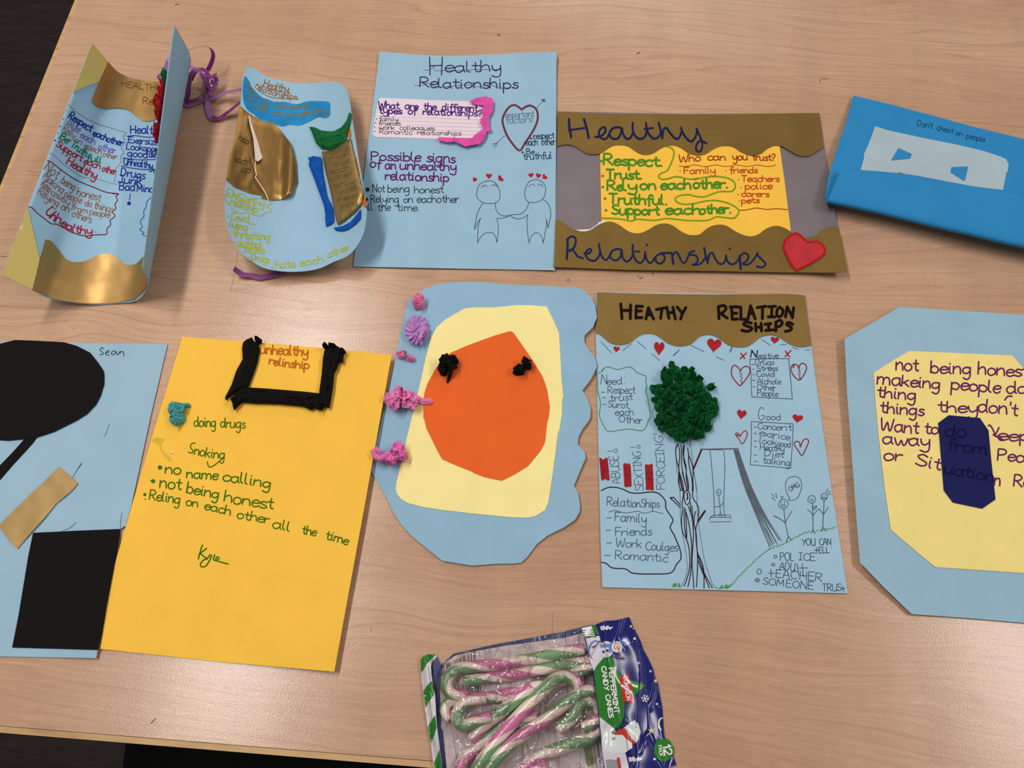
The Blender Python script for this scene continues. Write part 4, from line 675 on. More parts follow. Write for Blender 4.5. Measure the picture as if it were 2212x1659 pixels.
ver = tx(T, (412, 1565, 385, 1205), 'ABUSE', 11, w) + ln(T(250, 1155, 315, 1150), w) + circ(*T(355, 1147)[0], 4, 4, w) + tx(T, (712, 1655, 700, 1440), 'SEX', 10.5, w) + tx(T, (690, 1425, 670, 1150), 'TING', 10, w) + ln(T(545, 1105, 600, 1103), w) + circ(*T(648, 1095)[0], 3.4, 3.4, w)
ver += tx(T, (985, 1640, 980, 1220), 'FORCE', 10.5, w) + tx(T, (975, 1210, 955, 950), 'ING', 10.5, w) + ln(T(835, 935, 885, 935), w)
ink('handwriting', ver, '#4A5A70', po, mp, 'thin capitals written upwards')
RB = inkm('#9C2328')
rbs = []
for bx, by0, by1, wd_ in ((205, 1240, 1525, 105), (505, 1310, 1610, 90), (785, 1320, 1650, 95)):
    for i in range(8):
        x = bx - wd_/2 + wd_*(i + .5)/8; j = RND.uniform(-25, 25); rbs += ln(T(x - 6, by0 + abs(j), x + 8 + (12 if bx < 300 else 0), by1 - abs(j)*.8), 2.8)
ink('red_scribble', rbs, RB, po, mp, 'red blocks of felt pen over small figures')
ink('figure_drawing', sum([circ(*T(x, y)[0], 7, 6.5, .7) + ln(T(x, y + 42, x + 5, y + 140), .7) + ln(T(x - 45, y + 60, x + 65, y + 60), .7) for x, y in ((205, 1340), (503, 1400), (785, 1455))], []), '#4A1E28', po, on(zt, .0003))
tr = [(1140, 0, 1160, 250, 1165, 450, 1170, 650, 1200, 850, 1235, 1050, 1255, 1230, 1240, 1380, 1170, 1530)]
thin = sum([ln(Vv(*q), .9) for q in tr], []) + ln(Vv(1345, 0, 1385, 250, 1385, 440, 1410, 700, 1440, 900, 1490, 1180, 1560, 1400, 1610, 1510, 1690, 1545), .9) + ln(T(1128, 1080, 1120, 1130, 1128, 1250, 1140, 1440), .9) + ln(T(1310, 1040, 1330, 1200, 1362, 1430, 1390, 1659), .9)
thin += ln(T(930, 905, 1000, 970, 1100, 1040, 1130, 1060), .7) + ln(T(1600, 720, 1600, 800, 1560, 860, 1500, 890), .7) + ln(T(1360, 1000, 1355, 1050, 1320, 1080, 1270, 1065), .7) + ln(T(850, 600, 820, 650, 850, 760), .6)
ink('tree_drawing', thin, '#3E4A56', po, mp)
trk = [(1150, 0, 1190, 120, 1210, 260, 1190, 400, 1195, 500, 1180, 650, 1195, 790, 1240, 880, 1270, 960, 1290, 1100, 1285, 1280, 1250, 1420, 1215, 1510), (1190, 0, 1230, 150, 1250, 230), (1240, 0, 1270, 140, 1272, 230), (1220, 470, 1270, 640, 1310, 900, 1315, 1100, 1300, 1350, 1265, 1520),
       (1270, 450, 1320, 600, 1340, 780, 1330, 1000, 1320, 1200, 1335, 1400, 1345, 1540), (1300, 400, 1310, 560, 1370, 780, 1385, 1000, 1395, 1200, 1380, 1520), (1300, 0, 1335, 180, 1330, 330, 1390, 430, 1410, 500, 1395, 650, 1370, 780, 1390, 1050, 1440, 1170, 1475, 1300, 1480, 1540),
       (1390, 1080, 1480, 1330, 1590, 1535), (1400, 1100, 1490, 1380, 1550, 1535), (1405, 1180, 1440, 1280, 1490, 1400), (1215, 500, 1220, 700, 1240, 850, 1265, 950), (1235, 540, 1245, 700, 1250, 860), (1150, 20, 1200, 250), (1250, 235, 1220, 270, 1213, 340, 1235, 415, 1262, 430, 1290, 380, 1292, 290, 1250, 235), (1320, 450, 1330, 600, 1335, 760), (1365, 520, 1350, 600, 1345, 690)]
trk2 = [(1150, 1060, 1125, 1130, 1130, 1250, 1165, 1380, 1175, 1500, 1210, 1659), (1155, 1070, 1175, 1180, 1160, 1380), (1190, 1070, 1200, 1180, 1200, 1330, 1230, 1500, 1270, 1659), (1220, 1080, 1220, 1200, 1255, 1350, 1260, 1500, 1285, 1659), (1235, 1080, 1225, 1250, 1260, 1400), (1275, 1110, 1290, 1200, 1290, 1300, 1330, 1500, 1340, 1659), (1290, 1200, 1340, 1350, 1345, 1500, 1335, 1659), (1165, 1400, 1160, 1550, 1190, 1659)]
ink('tree_drawing', sum([ln(Vv(*q), 1.9) for q in trk], []) + sum([ln(T(*q), 1.9) for q in trk2], []) + ln(Vv(1030, 340, 1165, 470), 2) + ln(Vv(1078, 335, 1165, 435), 2) + ln(Vv(1030, 338, 1078, 335), 2.4) + ln(Vv(1255, 275, 1262, 340, 1250, 365), 2.6), '#33191C', po, on(zt, .0003), 'dark brown tree trunk in felt pen')
ink('tree_drawing', ln(Vv(1492, 515, 1440, 590, 1402, 650), 4.2) + ln(T(1355, 1370, 1405, 1250, 1455, 1130), 3.6), '#4A1F22', po, on(zt, .00035))
sw = ln(T(1475, 1128, 1600, 1130, 1718, 1132), 3) + ln(U(0, 1085, 345, 1080), 3)
for i in range(13):
    t = i/12; x0 = 1585 + 10*t; x1 = 1662 + 26*t + RND.uniform(-3, 3); y1 = 1188 - 16*t - RND.uniform(0, 10); sw += ln([(x0, 972), (1606 + 15*t, 1045), (1632 + 20*t, 1110), (x1, y1)], 1.25)
ink('swing_drawing', sw, '#5C636E', po, mp, 'grey shaded swing frame')
w = 1.1
sg = ln([(1563.5, 973), (1566, 1010)] + Vv(1740, 400, 1755, 592), w) + ln([(1534, 973), (1538, 1015)] + Vv(1610, 300, 1615, 590), w) + circ(*Vv(1675, 265)[0], 5, 6.4, w) + ln(Vv(1675, 305, 1690, 450, 1700, 540), w) + ln(Vv(1610, 460, 1690, 452, 1740, 400), w) + ln(Vv(1700, 540, 1675, 580), w) + ln(Vv(1700, 540, 1720, 590), w)
sg += ln(Vv(1557, 600, 1560, 660, 1838, 655, 1836, 600, 1557, 597), w, False) + ln(Vv(1560, 597, 1600, 570, 1830, 568, 1838, 600), w, False) + ln(Vv(1665, 255, 1672, 275, 1680, 258), .8)
sg += circ(*X(815, 450)[0], 10.2, 10.6, w) + circ(*X(812, 470)[0], 4.6, 2.6, w) + ln(X(785, 415, 787, 440), w) + ln(X(826, 415, 828, 442), w) + ln(X(820, 515, 840, 690, 875, 850), 1.3) + ln(X(875, 850, 848, 920), 1.3) + ln(X(875, 850, 915, 895), 1.3) + ln(X(695, 595, 780, 640, 842, 685), 1.5) + ln(X(920, 535, 880, 600, 845, 665), w) + ln(X(797, 390, 797, 365), w) + ln(X(780, 352, 797, 368, 812, 354), w)
sg += ln(X(670, 320, 705, 365), w) + ln(X(720, 315, 733, 380), w) + ln(X(670, 370, 717, 410), w) + ln(X(880, 402, 885, 370, 850, 300, 838, 220, 870, 135, 945, 110, 1010, 130, 1040, 200, 1030, 280, 990, 370, 940, 400, 880, 405), w) + tx(X, (897, 298, 1022, 228), 'OMG', 6.4, w)
sg += circ(*X(1163, 392)[0], 8.3, 8.3, w) + ln(X(1172, 440, 1178, 590, 1180, 775), 1.3) + ln(X(1180, 775, 1155, 810), 1.3) + ln(X(1180, 775, 1205, 818), 1.3) + ln(X(1110, 515, 1150, 550, 1180, 595), w) + ln(X(1180, 595, 1220, 540, 1255, 512, 1280, 545, 1310, 575), w) + ln(X(1310, 575, 1345, 530, 1370, 490), w) + circ(*X(1318, 360)[0], 7, 7.6, w) + ln(X(1317, 405, 1310, 575, 1300, 735), 1.3) + ln(X(1300, 735, 1285, 790), 1.3) + ln(X(1300, 735, 1345, 790), 1.3)
sg += ln(X(1365, 265, 1340, 305), w) + ln(X(1395, 290, 1360, 315), w) + ln(X(1405, 325, 1368, 332), w) + ln(X(1288, 378, 1315, 372, 1342, 380), 1.8) + dot(*X(1300, 350)[0], .8) + dot(*X(1330, 350)[0], .8) + dot(*X(1143, 385)[0], .8) + dot(*X(1177, 385)[0], .8) + ln(X(1150, 415, 1163, 392, 1180, 418), w) + ln(X(1195, 520, 1178, 488, 1195, 480, 1205, 490, 1220, 470, 1222, 492, 1195, 520), w)
ink('figure_drawing', sg, '#343E4C', po, on(zt, .0003), 'pen stick figures, one on a swing')
gr = []
gp = crom(X(25, 1490, 160, 1460, 260, 1350, 380, 1230, 520, 1100, 640, 1010, 800, 950, 950, 870, 1100, 800, 1300, 770, 1450, 742), 8)
for i in range(0, len(gp) - 1):
    x, y = gp[i]; a = RND.uniform(.4, 1.1); l = RND.uniform(6, 10); gr += ln([(x - l*.5*math.cos(a), y + l*.5*math.sin(a)), (x + l*.5*math.cos(a), y - l*.5*math.sin(a))], 1.4) if i % 2 else []
for i in range(26):
    x = RND.choice((RND.uniform(1452, 1470), RND.uniform(1555, 1578))); y = 1271 + RND.uniform(-2, 1) - (3 if x < 1500 else 0); a = RND.uniform(-.6, .6); gr += ln([(x, y), (x + 5*math.sin(a), y - RND.uniform(4, 8))], 1.2)
ink('grass_drawing', gr, '#4C8F2E', po, mp, 'green pen grass along the hill line')
w = 1.4
ink('handwriting', tx(X, (1045, 962, 1205, 962), 'YOU', 8.5, w) + tx(X, (1262, 960, 1405, 952), 'CAN', 8.5, w) + ln(X(1195, 1020, 1245, 1020), w) + ln(X(1222, 990, 1225, 1065), w) + tx(X, (1255, 1060, 1385, 1052), 'ELL', 7.5, w) + dot(*X(1408, 985)[0], .8) + dot(*X(1425, 1043)[0], .8)
    + tx(X, (775, 1150, 945, 1150), 'POL', 10, w) + tx(X, (1000, 1142, 1205, 1155), 'ICE', 9.5, w) + tx(X, (765, 1258, 950, 1280), 'ADU', 10, w) + ln(X(985, 1190, 1005, 1340), w) + ln(X(1010, 1240, 1112, 1240), w) + ln(X(1045, 1190, 1060, 1350), w)
    + ln(X(630, 1305, 705, 1308), w) + ln(X(660, 1255, 665, 1350), w) + tx(X, (720, 1358, 980, 1378), 'EAC', 10, w) + tx(X, (1015, 1385, 1290, 1408), 'HER', 10.5, w) + tx(X, (558, 1440, 820, 1470), 'SOM', 8.5, w) + tx(X, (848, 1478, 1182, 1508), 'EONE', 9.5, w) + tx(X, (1298, 1528, 1530, 1520), 'TRUS', 9, w) + ln(X(1530, 1500, 1575, 1490), w) + ln(X(1545, 1465, 1560, 1530), w)
    + circ(*X(715, 1100)[0], 3.2, 3.4, w) + circ(*X(687, 1200)[0], 3.2, 2.8, w) + circ(*X(515, 1285)[0], 4.6, 5.6, w) + circ(*X(492, 1392)[0], 4.8, 3.8, w) + circ(*X(492, 1392)[0], 1.6, 1.3, 1), '#33404E', po, mp, 'thin capitals in the lower right corner')
# green tissue crown of the tree: many small crumpled pieces, each its own part
crown = T(1040, 60, 1090, 35, 1180, 60, 1330, 80, 1380, 180, 1440, 220, 1450, 290, 1600, 310, 1590, 430, 1650, 540, 1630, 680, 1580, 760, 1570, 850, 1560, 950, 1400, 1000, 1210, 1030, 1100, 1000, 1000, 900, 880, 890, 880, 800, 880, 650, 840, 560, 800, 400, 850, 280, 920, 240, 960, 130)
GT = [tissue('#12783A'), tissue('#0D6A30'), tissue('#178643')]
k = 1/ppm(1475, 870)
variants = []
for i in range(7):
    V, F = petals_mesh(1, 1, 1, 60 + i*3, 9, .62); me = bpy.data.meshes.new('tissue_tuft'); me.from_pydata(V, [], F); me.materials.append(GT[i % 3]); variants.append(me)
cpts = []; rr = random.Random(12); tries = 0
while tries < 9000 and len(cpts) < 150:
    tries += 1; x = rr.uniform(1403, 1552); y = rr.uniform(784, 956)
    if not inside(x, y, crown) or edist(x, y, crown) < 4.5: continue
    if math.hypot(x - 1507, y - 896) < 8 or math.hypot(x - 1487, y - 878) < 9 or math.hypot(x - 1478, y - 904) < 6 or math.hypot(x - 1515, y - 915) < 6 or math.hypot(x - 1437, y - 870) < 4: continue
    if any(math.hypot(x-a, y-b) < 10.2 for a, b in cpts): continue
    cpts.append((x, y))
for i, (x, y) in enumerate(cpts):
    o = bpy.data.objects.new('tissue_tuft', variants[rr.randrange(7)]); C.objects.link(o); o.parent = po
    s = rr.uniform(8.5, 12.5)*k; dl = edist(x, y, crown); c = P(x, y, .002 + min(.006, dl*.00022) + rr.uniform(0, .002)) - WL[po.name]
    o.location = c; o.scale = (s*rr.uniform(.8, 1.25), s, rr.uniform(.005, .009)); o.rotation_euler = (rr.uniform(-.35, .35), rr.uniform(-.35, .35), rr.uniform(0, 6.28))
po['label'] = po['label']

# ================= octagon poster, right edge
po = rt('poster', 2090, 1010, 'light blue poster with cut corners, pale yellow panel of purple writing and navy patch', 'poster')
def zo(x, y): return .0022 + .0006*(1 + nz(x*.005, y*.005, 51)) + .0060*max(0, (2060 - x)/240)**2*(1 + (max(0, y - 1150)/250)**2)
patch('sheet', [(1824.5, 732), (1837, 725), (1914, 680), (1943, 663), (2070, 671), (2212, 680), (2262, 683), (2372, 765), (2420, 1262), (2345, 1353), (2212, 1345.5), (2090, 1335), (1969.7, 1326.6), (1911, 1270), (1858, 1215), (1850, 1120), (1840, 980.6), (1830, 850)], paper('#98BACE'), po, zo, 0, .0004, 26)
patch('panel', [(1887.5, 805), (1930, 778), (1965, 758), (2075, 763), (2187, 768), (2212, 797), (2250, 850), (2300, 1165), (2240, 1240), (2212, 1238), (2110, 1231), (2021, 1225), (1980, 1192), (1924.5, 1144), (1912, 1060), (1897.4, 935), (1891, 860)], paper('#F4DF8B'), po, zo, .0007, .0004, 26, label='pale yellow card panel')
nv = Z(720, 178, 795, 122, 1018, 142, 1080, 232, 1100, 450, 1130, 725, 1035, 792, 825, 748, 760, 662, 742, 450)
mp = on(zo, .00095); w = 3.5
ink('handwriting', tx(Y, (650, 825, 900, 835), 'not', 16, w) + tx(Y, (1040, 855, 1490, 875), 'being', 15, w) + tx(Y, (1570, 872, 2130, 900), 'honest', 15, w) + tx(Y, (440, 978, 700, 1000), 'ma', 16, w) + tx(Y, (715, 1000, 1140, 1042), 'keing', 14, w) + tx(Y, (1270, 1040, 1815, 1080), 'people', 15, w) + tx(Y, (1890, 1080, 2110, 1085), 'do', 15, w)
    + tx(Y, (440, 1128, 870, 1165), 'thing', 14, w) + tx(Y, (475, 1300, 960, 1335), 'things', 14, w) + tx(Y, (1120, 1290, 1560, 1310), 'they', 14, w) + tx(Y, (1570, 1290, 2010, 1335), "don't", 16, w) + ln(Y(1870, 1160, 1905, 1120, 1950, 1120), w)
    + tx(Y, (475, 1490, 900, 1540), 'Want', 15, w) + tx(Y, (970, 1530, 1120, 1545), 'to', 14, w) + ln(Y(1685, 1450, 1705, 1445, 1740, 1500, 1765, 1570), w) + tx(Y, (1790, 1605, 2150, 1625), 'eep', 14, w) + ln(Y(1805, 1470, 1760, 1560), w) + ln(Y(1740, 1550, 1850, 1605), w)
    + tx(Z, (320, 325, 655, 345), 'away', 15, w) + tx(Z, (330, 440, 460, 452), 'or', 15, w) + tx(Z, (555, 475, 735, 515), 'Sit', 15, w) + tx(Z, (1120, 625, 1160, 630), 'n', 15, w) + tx(Z, (1145, 445, 1400, 462), 'Peop', 14, w) + tx(Z, (1260, 628, 1370, 640), 'Re', 15, w), '#6A2560', po, mp, 'large purple felt-pen handwriting')
patch('navy_patch', nv, paper('#191B56'), po, zo, .0015, .0004, 26, label='navy card patch')
ink('handwriting', tx(Z, (770, 268, 915, 280), 'do', 15, w) + tx(Z, (785, 365, 1062, 405), 'from', 14, w) + tx(Z, (765, 535, 1110, 600), 'uation', 14, w), '#130F3C', po, on(zo, .0018), 'writing barely showing on the navy patch')

# ---------------------------------------------------------------- surface mapping for curled card
CAM = Vector((0, 0, CH))
def bmapper(bvh):
    def f(x, y, off=.0002, clamp=False):
        d = (P(x, y, 0) - CAM).normalized(); loc, n, i, _ = bvh.ray_cast(CAM, d)
        if loc is None:
            if not clamp: return None
            q = P(x, y, .04)
            for _i in range(4): loc, n, i, _ = bvh.find_nearest(q); q = P(x, y, loc.z)
        if n.dot(d) > 0: n = -n
        return loc + n*off
    return f
def spatch(name, poly, material, fm, off, step, parent, th=.0003, label=None, bump=None):
    vs_, fs = tri(poly, step); top = []; bot = []
    hit = [v for v in vs_ if fm(v[0], v[1], 0) is not None]
    for x, y in vs_:
        if fm(x, y, 0) is None:
            # outside the card: slide in to the card's own edge
            hx_, hy_ = min(hit, key=lambda v: (v[0]-x)**2 + (v[1]-y)**2); lo, hi = 0., 1.
            for _i in range(14):
                t = (lo + hi)/2
                if fm(hx_ + (x-hx_)*t, hy_ + (y-hy_)*t, 0) is None: hi = t
                else: lo = t
            x, y = hx_ + (x-hx_)*lo, hy_ + (y-hy_)*lo
        b = bump(x, y) if bump else 0
        top.append(fm(x, y, off + b, True)); bot.append(fm(x, y, off + b - th, True))
    n = len(top); F = []; cnt = {}
    for f in fs:
        a, b, c = (top[i] for i in f[:3])
        if (b-a).cross(c-a).dot(CAM - a) < 0: f = f[::-1]
        F.append(tuple(f)); F.append(tuple(i + n for i in reversed(f)))
        for i in range(len(f)): cnt[(f[i], f[(i+1) % len(f)])] = 1
    rim = [e for e in cnt if (e[1], e[0]) not in cnt]
    for (a, b) in rim: F.append((b, a, a + n, b + n))
    o = obj(name, top + bot, F, material, parent, False, label); crisp(o, True, rim + [(a + n, b + n) for a, b in rim])
    return o
def loft(name, r0, r1, rows, material, parent, th=.0004, mid=None, label=None, sub=5):
    """sheet ruled between two edge profiles, each a list of photo x, y and height z"""
    a = crom([tuple(P(*q)) for q in r0], sub); b = crom([tuple(P(*q)) for q in r1], sub); n = len(a); V = []
    for j in range(rows + 1):
        t = j/rows
        for i in range(n):
            v = Vector(a[i]).lerp(Vector(b[i]), t)
            if mid: v += mid(i/(n-1), t)
            V.append(v)
    F = [(j*n + i, j*n + i + 1, (j+1)*n + i + 1, (j+1)*n + i) for j in range(rows) for i in range(n - 1)]
    o = obj(name, V, F, material, parent, True, label); md = o.modifiers.new('thickness', 'SOLIDIFY'); md.thickness = th; md.offset = 0
    return o, V, F, n

# ================= curled poster 1 (top left)
po = rt('curled_poster', 250, 420, 'curled light blue poster standing as a trough, with gold ends and yellow corners', 'poster')
bot = [(3, 594, .06), (69, 627, .035), (112, 646, .018), (190, 657, .004), (250, 656, .0015), (298, 648, .006), (319, 617, .028), (317, 600, .042), (307, 583, .060)]
topp = [(198, 93, .06), (232, 133, .035), (256, 158, .018), (300, 172, .004), (345, 178, .0015), (385, 172, .006), (411, 140, .028), (406, 108, .052), (375, 52, .088)]
o, VV, FF, nn = loft('sheet', bot, topp, 30, paper(LB), po)
cut = 6*5
inner = [f for f in FF if (f[0] % nn) < cut]
fm = bmapper(BVHTree.FromPolygons(VV, inner))
YM = paper('#D9C673')
spatch('corner_panel', A(778, 350, 860, 440, 925, 520, 885, 610, 850, 695, 740, 730, 600, 798, 690, 565), YM, fm, .0006, 8, po, label='yellow card corner, top')
spatch('corner_panel', B(250, 605, 270, 690, 300, 830, 372, 1135, 345, 1250, 300, 1432, 150, 1365, 5, 1290, 130, 930), YM, fm, .0006, 9, po, label='yellow card corner, bottom')
GC = gold('#B08C54', .38)
def gbb(x, y): return .0005*(nz(x*.03, y*.03, 8) + 1)
spatch('gold_strip', A(918, 529, 960, 575, 1010, 622, 1060, 650, 1120, 672, 1250, 697, 1400, 702, 1560, 700, 1500, 1000, 1375, 1000) + crom(A(1330, 1025, 1280, 1040, 1220, 1035, 1170, 1000, 1110, 950, 1040, 930, 960, 925, 890, 932, 820, 910, 775, 865), 3) + A(840, 700), GC, fm, .0007, 7, po, bump=gbb, label='gold card strip at the top end')
spatch('gold_strip', crom(B(425, 952, 480, 970, 540, 1040, 600, 1120, 680, 1165, 790, 1160, 860, 1130, 940, 1095, 1040, 1092, 1110, 1125, 1160, 1175, 1230, 1195, 1300, 1175, 1350, 1120), 3) + B(1400, 1090, 1392, 1385, 1360, 1440, 1280, 1518, 1100, 1553, 830, 1556, 650, 1543, 490, 1506, 300, 1427, 375, 1130), GC, fm, .0007, 7, po, bump=gbb, label='gold card strip at the bottom end')
mp = lambda x, y: fm(x, y, .0003)
mg = lambda x, y: fm(x, y, .0016)
ink('handwriting', tx(A, (1030, 738, 1200, 768, 1385, 782), 'HEALTHY', 7.5, 1) + tx(A, (1222, 893, 1380, 898), 'Rela', 8, 1), '#6E4420', po, mg, 'faint engraved-looking capitals on the gold strip')
ink('handwriting', tx(A, (580, 1000, 690, 1075, 770, 1125), 'Respect', 9, 2.8) + tx(A, (790, 1160, 830, 1170, 930, 1215, 1045, 1245), 'eachother', 8, 2.8) + sum([dot(*A(*q)[0], 1.8) for q in ((560, 942), (533, 1015), (510, 1077), (487, 1132), (467, 1198))], [])
    + tx(A, (1115, 1140, 1220, 1140, 1345, 1150), 'Health', 10, 2.6) + ln(A(1085, 1165, 1150, 1158, 1230, 1170, 1345, 1172), 1.9) + tx(A, (1095, 1220, 1350, 1240), 'Exersize', 8, 2.2) + tx(A, (1078, 1275, 1220, 1290), 'Look', 8.5, 2.2) + tx(A, (1225, 1290, 1350, 1300), 'good', 8, 2.2) + tx(A, (1088, 1335, 1260, 1350), 'good', 9, 2.4) + tx(A, (1275, 1345, 1360, 1340), 'diet', 9, 2.4)
    + ln(A(1050, 1350, 1180, 1365, 1340, 1362), 2) + tx(A, (1055, 1405, 1300, 1440), 'Unhealthy', 8.5, 2.4) + ln(A(1035, 1415, 1150, 1440, 1280, 1447, 1300, 1420), 2) + tx(A, (1030, 1500, 1235, 1530), 'Drugs', 10, 2.5) + tx(A, (1008, 1560, 1210, 1582), 'Junk', 10, 2.5) + tx(A, (1018, 1620, 1150, 1630), 'Bad', 10, 2.5) + tx(A, (1170, 1635, 1310, 1640), 'Mind', 8.5, 2.5)
    + ln(B(1230, 520, 1226, 550, 1221, 580), 1.8) + dot(*B(1218, 610)[0], 4.4), '#20308C', po, mp, 'dark blue felt-pen writing')
ink('pen_border', ln(B(1462, 530, 1420, 560, 1385, 600, 1380, 640, 1355, 690, 1360, 730, 1325, 780, 1345, 830, 1320, 860, 1360, 885, 1340, 900, 1385, 920), 1.7), '#1F4B9A', po, mp)
ink('handwriting', tx(A, (555, 1055, 600, 1090, 665, 1140), 'TRust', 9, 1.9) + tx(A, (680, 1165, 800, 1235), 'each', 8, 1.9) + tx(A, (835, 1275, 980, 1315), 'other', 9, 1.9), '#6A55A8', po, mp)
ink('handwriting', tx(A, (528, 1110, 620, 1185), 'Relly', 9, 1.6) + tx(A, (632, 1205, 690, 1235), 'on', 7, 1.6) + tx(A, (715, 1260, 860, 1320), 'eaech', 7.5, 1.6) + tx(A, (875, 1335, 995, 1362), 'other', 7, 1.6) + tx(B, (410, 285, 470, 330, 535, 375), 'Not', 12, 1.9) + tx(B, (568, 410, 620, 445, 690, 490), 'being', 10, 1.9) + tx(B, (720, 530, 945, 590), 'honest', 10, 1.9)
    + tx(B, (400, 360, 480, 440, 580, 520), 'Making', 10, 1.8) + tx(B, (600, 545, 680, 580, 765, 610), 'people', 9, 1.8) + tx(B, (797, 628, 860, 645), 'do', 8, 1.8) + tx(B, (885, 655, 1060, 700), 'things', 9, 1.8) + tx(B, (385, 435, 460, 505), 'Keep', 9, 1.7) + tx(B, (475, 520, 560, 575, 640, 630), 'away', 8, 1.7) + tx(B, (665, 655, 740, 690, 820, 710), 'from', 8, 1.7) + tx(B, (845, 715, 1035, 745), 'people', 8, 1.7)
    + tx(B, (350, 510, 440, 580, 540, 640), 'Relying', 9, 1.8) + tx(B, (567, 660, 640, 695), 'on', 9, 1.8) + tx(B, (675, 730, 760, 760, 855, 795), 'others', 9, 1.8), '#8F5A3C', po, mp, 'brown felt-pen list')
ink('handwriting', tx(A, (505, 1180, 570, 1225), 'Be', 9, 2.5) + tx(A, (598, 1245, 660, 1290, 725, 1335), 'Truth', 9, 2.5) + tx(A, (735, 1365, 860, 1395), 'full', 8, 2.6), '#0F6E48', po, mp)
ink('handwriting', tx(A, (475, 1240, 560, 1300, 690, 1375), 'Support', 8.5, 2.5) + tx(A, (712, 1395, 850, 1445), 'each', 8, 2.5) + tx(A, (870, 1460, 985, 1492), 'other', 8, 2.5) + tx(A, (562, 1395, 680, 1465, 815, 1528), 'Healthy', 10, 2.9) + tx(B, (425, 690, 480, 760, 560, 800), 'Unh', 12, 3) + tx(B, (570, 815, 700, 880, 865, 905), 'ealthy', 10, 3) + dot(*B(902, 880)[0], 1.4), '#9A2238', po, mp, 'dark red felt-pen words')
ink('handwriting', sum([dot(*B(*q)[0], 1.8) for q in ((407, 258), (380, 328), (357, 398), (323, 478))], []), '#7A3A34', po, mp)
ink('pen_border', ln(A(565, 875, 620, 930, 700, 990, 800, 1045, 900, 1080, 1000, 1110, 1072, 1135, 1050, 1170, 1065, 1210, 1035, 1260, 1055, 1300, 1030, 1340, 1035, 1380, 990, 1440, 990, 1480, 975, 1560), 1.2) + ln(A(395, 1310, 450, 1320, 540, 1400, 620, 1460, 700, 1510, 830, 1530, 930, 1560, 1000, 1575), 1), '#7A6058', po, mp)
ink('pen_border', ln(A(375, 1370, 430, 1380, 520, 1450, 620, 1520, 700, 1560, 800, 1600, 900, 1640, 1010, 1655) + B(1060, 518, 1120, 520, 1095, 545, 1110, 580, 1085, 620, 1095, 660, 1060, 690, 1085, 730, 1040, 770, 1045, 810, 1010, 850, 1010, 890, 990, 905, 940, 905, 860, 912, 790, 915, 680, 885, 600, 840, 530, 805, 480, 800, 400, 740, 340, 690, 300, 650, 265, 640), 2.2), '#6E1F3A', po, mp, 'dark wavy outline')
RT = tissue('#B8202A'); GTI = tissue('#0E6A34')
Z4 = Fr(330, 100, 7.54)
def wallpt(x, y, z): return P(x, y, z)
for i, (x, y, rx, ry, z, mt) in enumerate(((356, 196, 3.5, 5, .080, RT), (352, 211, 5.5, 7, .078, RT), (349, 226, 8, 7, .076, RT), (344, 234, 8, 5, .07, RT), (350, 244, 5, 9, .074, RT), (346, 262, 5, 8, .07, RT), (344, 290, 4.5, 13, .068, RT), (342, 306, 4, 9, .066, RT))):
    crumple('tissue_ball', x + 3, y, rx, ry, z - .012, .012, 70 + i, mt, po, 3, .5, 1.5, 'red tissue inside the raised side' if i == 2 else None)
for i, (x, y, rx, ry, z) in enumerate(((359, 172, 5, 10, .082), (358, 190, 4, 5, .080), (345, 340, 3, 6, .062), (341, 383, 3.5, 5, .060))):
    crumple('tissue_ball', x + 2, y, rx, ry, z - .012, .010, 85 + i, GTI, po, 3, .5, 1.5, 'green tissue inside the raised side' if i == 0 else None)

# ================= curled poster 2
po = rt('curled_poster', 640, 380, 'curled oval light blue poster with torn gold card and green crepe crescent', 'poster')
def zc(x, y):
    c = 640 + (y - 380)*.02; t = (x - c)/150
    z = .003 + (.036*t*t if t > 0 else .030*t*t)
    if y > 480: z += .010*((y - 480)/105)**2
    if y < 260: z += .007*((260 - y)/110)**2
    return z
ol = [(531, 147), (541, 145.5), (556, 152), (570, 162), (595, 171), (630, 178.5), (665, 180), (700, 177.5), (720, 176.5), (735, 180), (748, 192), (756, 220), (760, 250), (768, 300), (775, 345), (785, 400), (792, 445), (791, 475), (785, 505), (772, 530), (760, 545), (745, 556), (720, 566), (695, 578), (665, 585), (630, 587), (600, 585), (570, 579), (545, 565), (520, 545), (500, 515), (488, 480), (486, 455), (486, 410), (492, 375), (500, 340), (510, 290), (516, 245), (521, 210), (524, 175)]
patch('sheet', ol, paper(LB), po, zc, 0, .0004, 13, curve=True)
BM = mat('#0A80BA', .6, 0, .24, 70)
patch('marker_wave', Cf(382, 248, 430, 300, 460, 370, 520, 440, 590, 500, 650, 520, 760, 560, 850, 550, 1000, 580, 1130, 545, 1250, 543, 1370, 550, 1400, 580, 1400, 650, 1395, 720, 1340, 750, 1260, 735, 1150, 790, 1030, 835, 920, 825, 830, 845, 740, 820, 660, 800, 560, 765, 490, 700, 430, 660, 385, 600, 358, 500, 360, 350), BM, po, zc, .0004, .0001, 9, label='wavy patch coloured in with bright blue felt pen', curve=True)
mp = on(zc, .0007)
ink('handwriting', tx(Cf, (395, 320, 440, 420, 520, 520), 'want', 6, 1.5) + tx(Cf, (388, 470, 435, 540), 'is', 6, 1.6) + tx(Cf, (585, 580, 645, 605), 'to', 7, 1.6) + tx(Cf, (730, 605, 900, 640, 1130, 622), 'Someone', 6.5, 1.7) + tx(Cf, (480, 620, 560, 650, 650, 672), 'fair', 8, 1.6) + tx(Cf, (710, 705, 935, 735), 'and', 7, 1.6) + tx(Cf, (1000, 735, 1200, 705, 1365, 680), 'healthy', 7.5, 1.7), '#8A7436', po, mp, 'gold pen writing on the blue wave')
mp = on(zc, .0003)
